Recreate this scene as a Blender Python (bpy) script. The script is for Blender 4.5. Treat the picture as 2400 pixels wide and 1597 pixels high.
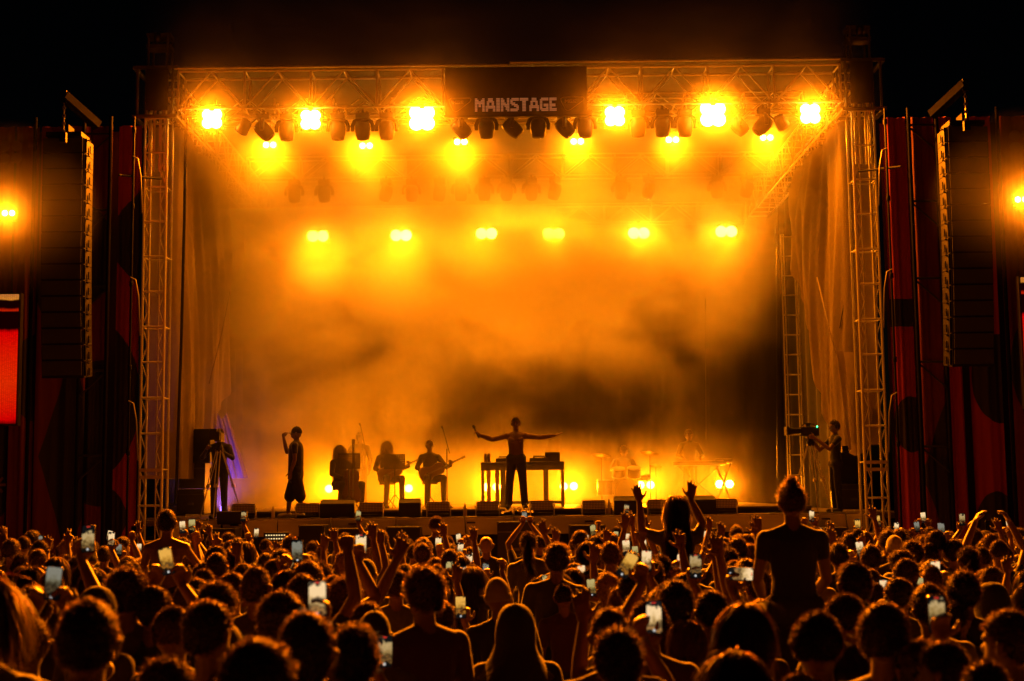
import bpy, bmesh, math, random
import numpy as np
from mathutils import Matrix, Vector, Euler
from math import sin, cos, pi, radians, sqrt, atan2

for _o in list(bpy.data.objects):
    bpy.data.objects.remove(_o)
random.seed(7)
RNG = np.random.default_rng(7)
scene = bpy.context.scene
COL = scene.collection

# ------------------------------------------------------------------ camera
FPX, CAMZ = 3280.0, 2.3                      # focal length in photo pixels, eye height
PITCH, ROLL = radians(6.13), radians(-0.62)
cam_d = bpy.data.cameras.new('camera')
cam = bpy.data.objects.new('camera', cam_d)
COL.objects.link(cam)
scene.camera = cam
cam_d.sensor_width = 36.0
cam_d.lens = FPX / 2400 * 36
cam_d.clip_end = 400
cam_d.clip_start = 0.05
CAMR = Matrix.Rotation(pi / 2 + PITCH, 3, 'X') @ Matrix.Rotation(ROLL, 3, 'Z')
cam.matrix_world = Matrix.Translation((0, 0, CAMZ)) @ CAMR.to_4x4()
cam_d.dof.use_dof = True
cam_d.dof.focus_distance = 25.0
cam_d.dof.aperture_fstop = 2.8

def at(px, py, Y):
    """the point at depth Y that the photograph shows at pixel (px, py) of 2400 x 1597"""
    d = CAMR @ Vector(((px - 1200) / FPX, -(py - 798.5) / FPX, -1))
    t = Y / d.y
    return Vector((d.x * t, Y, CAMZ + d.z * t))

# ------------------------------------------------------------------ world (night sky) and exposure
world = bpy.data.worlds.new('World')
scene.world = world
world.use_nodes = True
wn = world.node_tree
bg = wn.nodes['Background']
sky = wn.nodes.new('ShaderNodeTexSky')
sky.sky_type = 'NISHITA'
sky.sun_disc = False
sky.sun_elevation = radians(-6)
wn.links.new(sky.outputs[0], bg.inputs[0])
bg.inputs[1].default_value = 0.03
world.cycles.sampling_method = 'NONE'
scene.view_settings.view_transform = 'Standard'
scene.view_settings.look = 'None'
scene.view_settings.exposure = 0.0
scene.view_settings.gamma = 1.0
cy = scene.cycles
cy.use_denoising = True
cy.denoiser = 'OPENIMAGEDENOISE'
cy.denoising_input_passes = 'RGB_ALBEDO_NORMAL'
cy.use_adaptive_sampling = True
cy.adaptive_threshold = 0.02
cy.max_bounces = 2
cy.diffuse_bounces = 1
cy.glossy_bounces = 1
cy.transmission_bounces = 1
cy.transparent_max_bounces = 6
cy.volume_bounces = 0
cy.sample_clamp_indirect = 4.0
cy.sample_clamp_direct = 0.0
cy.use_light_tree = True
cy.volume_max_steps = 256

AMBER = (1.0, 0.19, 0.002)
AMBER_SMOKE = (1.0, 0.205, 0.0008)
AMBER_LAMP = (1.0, 0.4, 0.03)

# ------------------------------------------------------------------ materials
MATS = {}
def mat(name, col=(0.5, 0.5, 0.5), rough=0.6, metal=0.0, emit=None, strength=0.0, bump=0.0, bscale=20.0,
        vary=0.0, vscale=3.0, objcol=False, spec=0.5, sheen=0.0, transl=None):
    if name in MATS:
        return MATS[name]
    m = bpy.data.materials.new(name)
    m.use_nodes = True
    nt = m.node_tree
    b = nt.nodes['Principled BSDF']
    b.inputs['Base Color'].default_value = (*col, 1)
    b.inputs['Roughness'].default_value = rough
    b.inputs['Metallic'].default_value = metal
    b.inputs['Specular IOR Level'].default_value = spec
    if sheen:
        b.inputs['Sheen Weight'].default_value = sheen
        b.inputs['Sheen Roughness'].default_value = 0.4
    src = None
    if objcol:
        oi = nt.nodes.new('ShaderNodeObjectInfo')
        src = oi.outputs['Color']
    if vary:
        tc = nt.nodes.new('ShaderNodeTexCoord')
        nz = nt.nodes.new('ShaderNodeTexNoise')
        nz.inputs['Scale'].default_value = vscale
        nz.inputs['Detail'].default_value = 4
        nt.links.new(tc.outputs['Object'], nz.inputs['Vector'])
        mr = nt.nodes.new('ShaderNodeMapRange')
        mr.inputs[1].default_value = 0.3
        mr.inputs[2].default_value = 0.7
        mr.inputs[3].default_value = 1 - vary
        mr.inputs[4].default_value = 1 + vary
        nt.links.new(nz.outputs['Fac'], mr.inputs[0])
        mx = nt.nodes.new('ShaderNodeMix')
        mx.data_type = 'RGBA'
        mx.blend_type = 'MULTIPLY'
        mx.inputs[0].default_value = 1
        if src:
            nt.links.new(src, mx.inputs[6])
        else:
            mx.inputs[6].default_value = (*col, 1)
        nt.links.new(mr.outputs[0], mx.inputs[7])
        src = mx.outputs[2]
    if src:
        nt.links.new(src, b.inputs['Base Color'])
    if emit:
        b.inputs['Emission Color'].default_value = (*emit, 1)
        b.inputs['Emission Strength'].default_value = strength
    if bump:
        tc = nt.nodes.new('ShaderNodeTexCoord')
        nz = nt.nodes.new('ShaderNodeTexNoise')
        nz.inputs['Scale'].default_value = bscale
        nz.inputs['Detail'].default_value = 3
        nt.links.new(tc.outputs['Object'], nz.inputs['Vector'])
        bp = nt.nodes.new('ShaderNodeBump')
        bp.inputs['Strength'].default_value = bump
        bp.inputs['Distance'].default_value = 0.02
        nt.links.new(nz.outputs['Fac'], bp.inputs['Height'])
        nt.links.new(bp.outputs[0], b.inputs['Normal'])
    if transl:
        out = nt.nodes['Material Output']
        tr = nt.nodes.new('ShaderNodeBsdfTranslucent')
        mx = nt.nodes.new('ShaderNodeMixShader')
        mx.inputs[0].default_value = transl[1]
        if objcol:
            gm = nt.nodes.new('ShaderNodeGamma')
            gm.inputs[1].default_value = transl[2] if len(transl) > 2 else 0.5
            nt.links.new(src, gm.inputs[0])
            nt.links.new(gm.outputs[0], tr.inputs[0])
        else:
            tr.inputs[0].default_value = (*transl[0], 1)
        nt.links.new(b.outputs[0], mx.inputs[1])
        nt.links.new(tr.outputs[0], mx.inputs[2])
        nt.links.new(mx.outputs[0], out.inputs['Surface'])
    MATS[name] = m
    return m

def emat(name, col, strength, sample=False):
    if name in MATS:
        return MATS[name]
    m = bpy.data.materials.new(name)
    m.use_nodes = True
    nt = m.node_tree
    nt.nodes.remove(nt.nodes['Principled BSDF'])
    e = nt.nodes.new('ShaderNodeEmission')
    e.inputs[0].default_value = (*col, 1)
    e.inputs[1].default_value = strength
    nt.links.new(e.outputs[0], nt.nodes['Material Output'].inputs['Surface'])
    if not sample:
        m.cycles.emission_sampling = 'NONE'
    MATS[name] = m
    return m

M_ALU = mat('aluminium', (0.8, 0.8, 0.8), 0.42, 0.35, bump=0.1, bscale=9)
M_STEEL = mat('galvanised_steel', (0.16, 0.155, 0.15), 0.5, 0.6, vary=0.25)
M_BLACK = mat('black_paint', (0.022, 0.022, 0.023), 0.5, vary=0.3)
M_BLACKM = mat('black_metal', (0.03, 0.03, 0.03), 0.35, 0.6)
M_DARKCLOTH = mat('black_cloth', (0.02, 0.019, 0.018), 0.9, bump=0.3, bscale=4, sheen=0.3)
M_WOOD = mat('stage_wood', (0.17, 0.13, 0.1), 0.45, vary=0.25, vscale=2)
M_RIG = mat('rigging_steel', (0.005, 0.0048, 0.0045), 0.75, spec=0.1, vary=0.6, vscale=9)
M_CAB = mat('speaker_paint', (0.010, 0.010, 0.010), 0.8, spec=0.15)
M_TAPE = mat('pale_tape', (0.6, 0.55, 0.52), 0.6)
M_WHITE = mat('white_fascia', (0.72, 0.7, 0.66), 0.55, vary=0.2, vscale=1.3)
M_TARP = mat('tarpaulin', (0.46, 0.38, 0.28), 0.7, bump=0.15, bscale=2.5, transl=((0.5, 0.42, 0.33), 0.35))
M_LAMP = emat('lamp_glow', AMBER_LAMP, 90.0)
M_LAMPBIG = emat('big_lamp_glow', AMBER_LAMP, 120.0)

# ------------------------------------------------------------------ mesh helpers
class MB:
    def __init__(s):
        s.v, s.f, s.mi = [], [], []
    def add(s, vs, fs, mi=0):
        n = len(s.v)
        s.v += [tuple(v) for v in vs]
        s.f += [tuple(i + n for i in f) for f in fs]
        s.mi += [mi] * len(fs)
        return s
    def box(s, c, d, rot=None, mi=0):
        hx, hy, hz = d[0] / 2, d[1] / 2, d[2] / 2
        vs = [Vector((x, y, z)) for x in (-hx, hx) for y in (-hy, hy) for z in (-hz, hz)]
        if rot is not None:
            R = Euler(rot).to_matrix()
            vs = [R @ v for v in vs]
        vs = [v + Vector(c) for v in vs]
        return s.add(vs, [(0, 1, 3, 2), (4, 6, 7, 5), (0, 4, 5, 1), (2, 3, 7, 6), (0, 2, 6, 4), (1, 5, 7, 3)], mi)
    def tube(s, pts, r, n=8, mi=0, cap=True):
        pts = [Vector(p) for p in pts]
        rs = r if isinstance(r, (list, tuple)) else [r] * len(pts)
        vs, fs = [], []
        prev = None
        for i, p in enumerate(pts):
            t = (pts[min(i + 1, len(pts) - 1)] - pts[max(i - 1, 0)]).normalized()
            if prev is None:
                a = t.orthogonal().normalized()
            else:
                a = (prev - t * prev.dot(t)).normalized()
            prev = a
            b = t.cross(a)
            for k in range(n):
                th = 2 * pi * k / n
                vs.append(p + (a * cos(th) + b * sin(th)) * rs[i])
        for i in range(len(pts) - 1):
            for k in range(n):
                fs.append((i * n + k, i * n + (k + 1) % n, (i + 1) * n + (k + 1) % n, (i + 1) * n + k))
        if cap:
            fs.append(tuple(range(n - 1, -1, -1)))
            fs.append(tuple((len(pts) - 1) * n + k for k in range(n)))
        return s.add(vs, fs, mi)
    def lathe(s, prof, n=16, axis='z', c=(0, 0, 0), mi=0):
        vs, fs = [], []
        for (r, h) in prof:
            for k in range(n):
                th = 2 * pi * k / n
                x, y = r * cos(th), r * sin(th)
                v = (x, y, h) if axis == 'z' else ((x, h, y) if axis == 'y' else (h, x, y))
                vs.append((v[0] + c[0], v[1] + c[1], v[2] + c[2]))
        m = len(prof)
        for i in range(m - 1):
            for k in range(n):
                f = (i * n + k, i * n + (k + 1) % n, (i + 1) * n + (k + 1) % n, (i + 1) * n + k)
                fs.append(f if axis != 'y' else f[::-1])
        fs.append(tuple(range(n)) if axis == 'y' else tuple(range(n - 1, -1, -1)))
        e = tuple((m - 1) * n + k for k in range(n))
        fs.append(e[::-1] if axis == 'y' else e)
        return s.add(vs, fs, mi)
    def prism(s, poly, y0, y1, mi=0):
        """polygon in x,z extruded along y"""
        n = len(poly)
        vs = [(x, y0, z) for x, z in poly] + [(x, y1, z) for x, z in poly]
        fs = [tuple(range(n)), tuple(range(2 * n - 1, n - 1, -1))]
        fs += [(i, n + i, n + (i + 1) % n, (i + 1) % n) for i in range(n)]
        return s.add(vs, fs, mi)
    def grid(s, fn, nu, nv, mi=0):
        vs = [fn(i / nu, j / nv) for j in range(nv + 1) for i in range(nu + 1)]
        w = nu + 1
        fs = [(j * w + i, j * w + i + 1, (j + 1) * w + i + 1, (j + 1) * w + i) for j in range(nv) for i in range(nu)]
        return s.add(vs, fs, mi)
    def mesh(s, name, mats, smooth=False):
        me = bpy.data.meshes.new(name)
        me.from_pydata(s.v, [], s.f)
        for m in (mats if isinstance(mats, (list, tuple)) else [mats]):
            me.materials.append(m)
        if len(me.materials) > 1:
            me.polygons.foreach_set('material_index', s.mi)
        if smooth:
            me.polygons.foreach_set('use_smooth', [True] * len(me.polygons))
        me.update()
        return me
    def build(s, name, mats, parent=None, loc=(0, 0, 0), rot=(0, 0, 0), smooth=False, bevel=0.0):
        return obj(name, s.mesh(name, mats, smooth), parent, loc, rot, bevel=bevel)

def obj(name, me, parent=None, loc=(0, 0, 0), rot=(0, 0, 0), scale=(1, 1, 1), bevel=0.0):
    o = bpy.data.objects.new(name, me)
    COL.objects.link(o)
    o.parent = parent
    o.location = loc
    o.rotation_euler = rot
    o.scale = scale
    if bevel:
        m = o.modifiers.new('bevel', 'BEVEL')
        m.width = bevel
        m.segments = 2
        m.limit_method = 'ANGLE'
    return o

def tag(o, label, cat, group=None, kind=None):
    if label:
        o['label'] = label
    if cat:
        o['category'] = cat
    if group:
        o['group'] = group
    if kind:
        o['kind'] = kind
    return o

def thing(name, label, cat, loc=(0, 0, 0), rot=(0, 0, 0), group=None):
    o = bpy.data.objects.new(name, None)
    COL.objects.link(o)
    o.location = loc
    o.rotation_euler = rot
    o.empty_display_size = 0.1
    return tag(o, label, cat, group)

def kids(o):
    return [c for c in KIDS.get(o, [])]

def copy_tree(o, parent=None):
    c = o.copy()
    COL.objects.link(c)
    c.parent = parent
    for ch in [x for x in o.children]:
        copy_tree(ch, c)
    return c

_BAR = {}
def bar(name, p0, p1, r, m, parent, off=(0, 0, 0), n=8, label=None):
    """a round bar: an object of its own, all bars of one material share a mesh"""
    key = (m.name, n)
    if key not in _BAR:
        _BAR[key] = MB().tube([(0, 0, 0), (0, 0, 1)], 1.0, n).mesh('round_bar', m, True)
    p0, p1 = Vector(p0) - Vector(off), Vector(p1) - Vector(off)
    d = p1 - p0
    o = bpy.data.objects.new(name, _BAR[key])
    COL.objects.link(o)
    o.parent = parent
    o.location = p0
    o.rotation_mode = 'QUATERNION'
    o.rotation_quaternion = d.to_track_quat('Z', 'Y')
    o.scale = (r, r, d.length)
    return o

_BOX = {}
def block(name, c, d, m, parent, off=(0, 0, 0), rot=(0, 0, 0), bevel=0.0):
    key = (m.name,)
    if key not in _BOX:
        _BOX[key] = MB().box((0, 0, 0), (1, 1, 1)).mesh('block', m)
    return obj(name, _BOX[key], parent, Vector(c) - Vector(off), rot, d)

def truss(name, label, cat, p0, p1, w, h, bay, m, up=(0, 0, 1), r=0.025, group=None, faces='all', zig='single', parent=None, lastz=False):
    """a box truss from p0 to p1 (axis), w across, h along up: four chords, rungs and diagonal braces"""
    p0, p1, up = Vector(p0), Vector(p1), Vector(up)
    ax = (p1 - p0)
    L = ax.length
    ax.normalize()
    side = ax.cross(up).normalized()
    t = parent or thing(name, label, cat, p0, group=group)
    off = p0
    C = [side * (sx * w / 2) + up * (sz * h / 2) for sx, sz in ((-1, -1), (1, -1), (1, 1), (-1, 1))]
    for c in C:
        bar('chord', p0 + c, p1 + c, r, m, t, off)
    n = max(1, round(L / bay))
    for i in range(n + 1):
        q = p0 + ax * (L * i / n)
        for k in range(4):
            bar('rung', q + C[k], q + C[(k + 1) % 4], r * 0.75, m, t, off, n=6)
        if i < n:
            q2 = p0 + ax * (L * (i + 1) / n)
            for k in range(4):
                if zig == 'v':
                    mid = (q + q2) / 2
                    bar('brace', q + C[k], mid + C[(k + 1) % 4], r * 0.6, m, t, off, n=6)
                    bar('brace', mid + C[(k + 1) % 4], q2 + C[k], r * 0.6, m, t, off, n=6)
                else:
                    a, b = (C[k], C[(k + 1) % 4]) if (i + k) % 2 else (C[(k + 1) % 4], C[k])
                    bar('brace', q + a, q2 + b, r * 0.6, m, t, off, n=6)
    return t

SIDE = {-1: "cellist's side", 1: "keyboard side"}
MIST_D = 0.16
SMOKE_D = 0.27
SMOKE_G = 0.62
VEIL = 0.075
SMOKE_STEP = 7.0
BLIND_P, ROW2_P, ROW3_P, FLOOR_P, SIDE_P = 14000.0, 900.0, 1050.0, 1000.0, 380.0
SPILL_P = 2200.0
# ================================================================== setting: ground, haze, smoke
def ground_mat():
    m = bpy.data.materials.new('trodden_ground')
    m.use_nodes = True
    nt = m.node_tree
    b = nt.nodes['Principled BSDF']
    b.inputs['Roughness'].default_value = 0.85
    tc = nt.nodes.new('ShaderNodeTexCoord')
    n1 = nt.nodes.new('ShaderNodeTexNoise')
    n1.inputs['Scale'].default_value = 1.4
    n1.inputs['Detail'].default_value = 6
    nt.links.new(tc.outputs['Object'], n1.inputs['Vector'])
    n2 = nt.nodes.new('ShaderNodeTexVoronoi')
    n2.inputs['Scale'].default_value = 14
    nt.links.new(tc.outputs['Object'], n2.inputs['Vector'])
    r = nt.nodes.new('ShaderNodeValToRGB')
    r.color_ramp.elements[0].position = 0.3
    r.color_ramp.elements[0].color = (0.10, 0.075, 0.05, 1)
    r.color_ramp.elements[1].position = 0.7
    r.color_ramp.elements[1].color = (0.24, 0.19, 0.13, 1)
    nt.links.new(n1.outputs['Fac'], r.inputs[0])
    nt.links.new(r.outputs[0], b.inputs['Base Color'])
    bp = nt.nodes.new('ShaderNodeBump')
    bp.inputs['Strength'].default_value = 0.9
    bp.inputs['Distance'].default_value = 0.05
    nt.links.new(n2.outputs['Distance'], bp.inputs['Height'])
    nt.links.new(bp.outputs[0], b.inputs['Normal'])
    return m
g = MB().grid(lambda u, v: (-150 + 300 * u, -20 + 300 * v, 0.0), 30, 30).build('ground', ground_mat())
tag(g, 'bare trodden festival ground under the crowd', None, kind='structure')

def vol_mat(name, density, col=(0.97, 0.93, 0.86), g_=0.35):
    m = bpy.data.materials.new(name)
    m.use_nodes = True
    nt = m.node_tree
    nt.nodes.remove(nt.nodes['Principled BSDF'])
    v = nt.nodes.new('ShaderNodeVolumePrincipled')
    v.inputs['Color'].default_value = (*col, 1)
    v.inputs['Density'].default_value = density
    v.inputs['Anisotropy'].default_value = g_
    nt.links.new(v.outputs[0], nt.nodes['Material Output'].inputs['Volume'])
    return m, nt, v

# a patch of drifting mist round each lamp on the side walls, thinning outward
hm, hnt, hv = vol_mat('lamp_mist', MIST_D, g_=0.6)
hv.inputs['Density Attribute'].default_value = ''
hc = hnt.nodes.new('ShaderNodeTexCoord')
hl = hnt.nodes.new('ShaderNodeVectorMath')
hl.operation = 'LENGTH'
hnt.links.new(hc.outputs['Object'], hl.inputs[0])
hr = hnt.nodes.new('ShaderNodeMapRange')
hr.interpolation_type = 'SMOOTHSTEP'
hr.inputs[1].default_value, hr.inputs[2].default_value = 0.1, 1.6
hr.inputs[3].default_value, hr.inputs[4].default_value = MIST_D, 0.0
hnt.links.new(hl.outputs['Value'], hr.inputs[0])
hnt.links.new(hr.outputs[0], hv.inputs['Density'])
for s, px, py in ((-1, 20, 500), (1, 2394, 468)):
    mb = MB()
    mb.lathe([(max(0.01, cos(a) * 1.6), sin(a) * 1.6) for a in np.linspace(-pi / 2, pi / 2, 17)], 28)
    o = mb.build('lamp_mist', hm, None, at(px, py, 23.2), smooth=True)
    tag(o, 'patch of drifting mist round the outer wall lamp on the ' + SIDE[s], 'mist', kind='stuff')

# stage smoke: uneven puffs inside the stage house, a density grid filled from noise
sm, _, sv = vol_mat('stage_smoke', SMOKE_D, (0.96, 0.9, 0.8), SMOKE_G)
sm.cycles.volume_step_rate = SMOKE_STEP
nt = bpy.data.node_groups.new('smoke_puffs', 'GeometryNodeTree')
nt.interface.new_socket('Geometry', in_out='OUTPUT', socket_type='NodeSocketGeometry')
def N(t, **k):
    n = nt.nodes.new(t)
    for a, b in k.items():
        setattr(n, a, b)
    return n
def MATH(op, a, b=None, c=None):
    n = N('ShaderNodeMath', operation=op)
    for i, x in enumerate((a, b, c)):
        if x is None:
            continue
        if isinstance(x, (int, float)):
            n.inputs[i].default_value = x
        else:
            nt.links.new(x, n.inputs[i])
    return n.outputs[0]
def SS(x, a, b, lo=0.0, hi=1.0):
    n = N('ShaderNodeMapRange', interpolation_type='SMOOTHSTEP')
    nt.links.new(x, n.inputs[0])
    n.inputs[1].default_value, n.inputs[2].default_value = a, b
    n.inputs[3].default_value, n.inputs[4].default_value = lo, hi
    return n.outputs[0]
pos = N('GeometryNodeInputPosition')
sp = N('ShaderNodeSeparateXYZ')
nt.links.new(pos.outputs[0], sp.inputs[0])
X, Y, Z = sp.outputs
nz = N('ShaderNodeTexNoise')
nz.inputs['Scale'].default_value = 0.40
nz.inputs['Detail'].default_value = 5.0
nz.inputs['Roughness'].default_value = 0.6
nz.inputs['Distortion'].default_value = 0.9
mp = N('ShaderNodeVectorMath', operation='MULTIPLY_ADD')
mp.inputs[1].default_value = (1.0, 0.75, 1.3)
mp.inputs[2].default_value = (7.3, 4.1, 2.2)
nt.links.new(pos.outputs[0], mp.inputs[0])
nt.links.new(mp.outputs[0], nz.inputs['Vector'])
puff = SS(nz.outputs[0], 0.415, 0.605)
wob = MATH('MULTIPLY', MATH('SUBTRACT', nz.outputs[0], 0.5), 3.4)
# clear air low at the middle and on the keyboard side: under a ragged line that climbs toward that side
zb = MATH('ADD', MATH('MULTIPLY', X, 0.22), 5.3)
under = SS(MATH('ADD', MATH('SUBTRACT', Z, zb), MATH('MULTIPLY', wob, 0.95)), -1.6, 1.2, 0.08, 1.0)
reach = SS(X, -5.0, -0.6)
pocket = MATH('ADD', MATH('MULTIPLY', reach, MATH('SUBTRACT', under, 1.0)), 1.0)
# thins out toward the wings, more so low on the keyboard side
xr = MATH('ADD', MATH('SUBTRACT', X, MATH('MULTIPLY', MATH('SUBTRACT', Z, 9.0), 0.16)), wob)
edge_r = SS(xr, 4.8, 6.8, 1.0, 0.02)
edge_l = SS(MATH('SUBTRACT', MATH('MULTIPLY', X, -1.0), MATH('MULTIPLY', wob, 0.5)), 5.8, 7.4, 1.5, 0.35)
top = SS(Z, 9.3, 10.35, 1.0, 0.0)
high = MATH('MAXIMUM', SS(Z, 4.2, 7.4, 0.32, 1.0), SS(Y, 30.0, 34.0, 0.0, 0.5))
low = MATH('MULTIPLY', SS(Z, 2.2, 3.8, 1.25, 0.0), SS(Y, 29.0, 32.5, 0.2, 1.0))
frontfade = SS(Y, 26.6, 29.0, 0.2, 1.0)
# a drifting veil round the front truss, spilling over the roof edge
veil = MATH('MULTIPLY', SS(Y, 24.2, 25.6), SS(Y, 26.6, 28.0, 1.0, 0.0))
veil = MATH('MULTIPLY', veil, MATH('MULTIPLY', SS(Z, 7.6, 9.3), SS(Z, 9.6, 13.4, 1.0, 0.0)))
veil = MATH('MULTIPLY', veil, MATH('MULTIPLY', SS(X, -6.9, -5.2), SS(X, 5.2, 6.9, 1.0, 0.0)))
veil = MATH('MULTIPLY', veil, MATH('MULTIPLY', MATH('ADD', MATH('MULTIPLY', puff, 0.4), 0.5), SS(Z, 10.2, 11.4, 1.0, 2.6)))
inside = SS(Y, 26.1, 26.5)
d = MATH('ADD', MATH('MULTIPLY', puff, 1.25), 0.14)
d = MATH('MULTIPLY', d, MATH('MULTIPLY', pocket, MATH('MULTIPLY', edge_r, edge_l)))
d = MATH('MULTIPLY', d, MATH('MULTIPLY', top, high))
d = MATH('ADD', d, MATH('MULTIPLY', low, MATH('MULTIPLY', edge_r, 0.5)))
d = MATH('ADD', MATH('MULTIPLY', d, MATH('MULTIPLY', frontfade, inside)), MATH('MULTIPLY', veil, VEIL))
vc = N('GeometryNodeVolumeCube')
nt.links.new(d, vc.inputs['Density'])
vc.inputs['Min'].default_value = (-7.0, 24.2, 2.0)
vc.inputs['Max'].default_value = (7.0, 37.3, 13.4)
vc.inputs['Resolution X'].default_value = 120
vc.inputs['Resolution Y'].default_value = 96
vc.inputs['Resolution Z'].default_value = 98
smt = N('GeometryNodeSetMaterial')
smt.inputs['Material'].default_value = sm
nt.links.new(vc.outputs[0], smt.inputs[0])
go = N('NodeGroupOutput')
nt.links.new(smt.outputs[0], go.inputs[0])
DECK, RISER = 1.82, 1.95
smk = bpy.data.objects.new('stage_smoke', MB().box((0, 30.75, 7.7), (14.0, 13.1, 11.4)).mesh('stage_smoke', sm))
COL.objects.link(smk)
md = smk.modifiers.new('smoke', 'NODES')
md.node_group = nt
tag(smk, 'billowing amber lit smoke filling the stage', 'smoke', kind='stuff')

# ================================================================== stage house
TX, TW = 6.66, 0.41            # tower centre, width
TOPZ = 10.29
st = thing('stage_platform', 'wide stage platform with pale fascia boards and black understage drape', 'stage', (0, 26.3, 0))
o0 = (0, 26.3, 0)
np_ = 8
for j in range(5):
    for i in range(np_):
        x0 = -7.6 + 15.2 * i / np_
        block('deck_panel', (x0 + 0.95, 27.45 + j * 2.3, DECK - 0.05), (1.885, 2.285, 0.1), M_WOOD, st, o0)
for i in range(6):
    x0 = -6.6 + 13.2 * i / 6
    block('fascia_board', (x0 + 1.1, 26.27, DECK - 0.17), (2.18, 0.05, 0.30), M_WHITE, st, o0)
    block('fascia_slot', (x0 + 1.4, 26.24, DECK - 0.10), (0.16, 0.012, 0.03), M_BLACK, st, o0)
for i in range(14):
    bar('leg', (-7.3 + i * 14.6 / 13, 26.9, 0), (-7.3 + i * 14.6 / 13, 26.9, DECK - 0.1), 0.03, M_STEEL, st, o0)
def drape(u, v):
    x = -7.5 + 15 * u
    return (x, 26.55 - 26.3 + 0.05 * sin(x * 9) + 0.02 * sin(x * 23), 1.52 * v)
MB().grid(drape, 200, 1).build('understage_drape', M_DARKCLOTH, st, smooth=True)
rs = thing('stage_riser', 'low raised deck across the stage that the band stands on', 'riser', (0, 27.5, DECK))
for i in range(6):
    block('riser_panel', (-4.85 + i * 1.94, 31.6, RISER - 0.02), (1.93, 8.2, 0.04), M_WOOD, rs, rs.location)
    block('riser_front', (-4.85 + i * 1.94, 27.52, DECK + 0.055), (1.9, 0.04, 0.105), M_BLACK, rs, rs.location)

def tower(s):
    x = s * TX
    t = thing('truss_tower', 'tall aluminium lattice tower holding up the stage roof on the ' + SIDE[s], 'tower', (x, 26.0, 0), group='stage roof towers')
    block('base_plate', (0, 0, 0.06), (1.2, 1.2, 0.12), M_STEEL, t)
    # twin ladder webs: two narrow trussed faces left and right, joined by rungs
    n = 14
    z0, z1 = 0.12, 9.36
    for dx in (-TW / 2, -TW / 2 + 0.11, TW / 2 - 0.11, TW / 2):
        for dy in (-TW / 2, TW / 2):
            thick = abs(dx) > 0.15
            if not thick and dy > 0:
                continue
            bar('chord', (dx, dy, z0), (dx, dy, z1), 0.026 if thick else 0.012, M_ALU, t)
    for i in range(n + 1):
        z = z0 + (z1 - z0) * i / n
        bar('rung', (-TW / 2, -TW / 2, z), (TW / 2, -TW / 2, z), 0.02, M_ALU, t, n=6)
        if i % 2 == 0:
            bar('rung', (-TW / 2, TW / 2, z), (TW / 2, TW / 2, z), 0.016, M_ALU, t, n=6)
            for dx in (-TW / 2, TW / 2):
                bar('rung', (dx, -TW / 2, z), (dx, TW / 2, z), 0.014, M_ALU, t, n=6)
        if i < n:
            z2 = z0 + (z1 - z0) * (i + 1) / n
            zm = (z + z2) / 2
            for dx in (-1, 1):
                a, b = dx * TW / 2, dx * (TW / 2 - 0.11)
                for dy in (-TW / 2,):
                    bar('brace', (a, dy, z), (b, dy, zm), 0.0115, M_ALU, t, n=6)
                    bar('brace', (b, dy, zm), (a, dy, z2), 0.0115, M_ALU, t, n=6)
    for z in (0.9, 2.62):
        for dy in (-TW / 2 - 0.03,):
            block('flange_plate', (0, dy, z), (TW - 0.02, 0.012, 0.06), M_TAPE, t)
            block('flange_plate', (0, dy, z + 0.13), (TW - 0.02, 0.012, 0.06), M_TAPE, t)
    for a in np.linspace(-0.33, 0.33, 5):
        for dy in (-0.34, 0.34):
            bar('sleeve_tube', (a, dy, 9.36), (a, dy, 10.32), 0.028, M_STEEL, t)
    for a in (-0.14, -0.05, 0.06, 0.15):
        bar('hoist_tube', (a, -0.16, 8.35), (a, -0.16, 9.5), 0.025, M_ALU, t)
    for z in (9.36, 10.3):
        for dy in (-0.34, 0.34):
            block('sleeve_rail', (0, dy, z), (0.84, 0.06, 0.06), M_STEEL, t)
        for dx in (-0.39, 0.39):
            block('sleeve_rail', (dx, 0, z), (0.06, 0.61, 0.06), M_STEEL, t)
    block('sleeve_plate', (0.05 * -s, -0.39, 9.86), (0.42, 0.012, 0.8), M_BLACK, t)
    for dx in (-0.18, 0.18):
        for dy in (-0.18, 0.18):
            bar('head_post', (dx, dy, 10.3), (dx, dy, 11.0), 0.024, M_STEEL, t)
    for z in (10.78, 11.0):
        block('head_beam', (0, 0, z), (0.46, 0.3, 0.07), M_STEEL, t)
    bar('pulley', (-0.05, -0.2, 10.92), (0.05, -0.2, 10.92), 0.1, M_BLACKM, t, n=12)
    return t
for s in (-1, 1):
    tower(s)

HX = TX - 0.42
def horiz_truss(name, label, x0, x1, y, zb, zt, depth, pitch, r=0.026, m=M_ALU):
    """a roof truss along x: chords front and back, top and bottom, posts and V braces"""
    t = thing(name, label, 'truss', (0, y, zb), group='roof trusses')
    off = (0, y, zb)
    ys = (y - depth / 2, y + depth / 2)
    for yy in ys:
        bar('chord', (x0, yy, zb), (x1, yy, zb), r, m, t, off)
        bar('chord', (x0, yy, zt), (x1, yy, zt), r, m, t, off)
    n = round((x1 - x0) / pitch)
    for i in range(n + 1):
        x = x0 + (x1 - x0) * i / n
        for k, yy in enumerate(ys):
            if i % 2 == 0:
                bar('post', (x, yy, zb), (x, yy, zt), r * 0.9, m, t, off)
            if i < n:
                x2 = x0 + (x1 - x0) * (i + 1) / n
                a, b = (zb, zt) if i % 2 == 0 else (zt, zb)
                bar('brace', (x, yy, a), (x2, yy, b), r * 0.62, m, t, off, n=6)
        for zz in (zb, zt):
            bar('cross_rung', (x, ys[0], zz), (x, ys[1], zz), r * 0.7, m, t, off, n=6)
    return t
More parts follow.
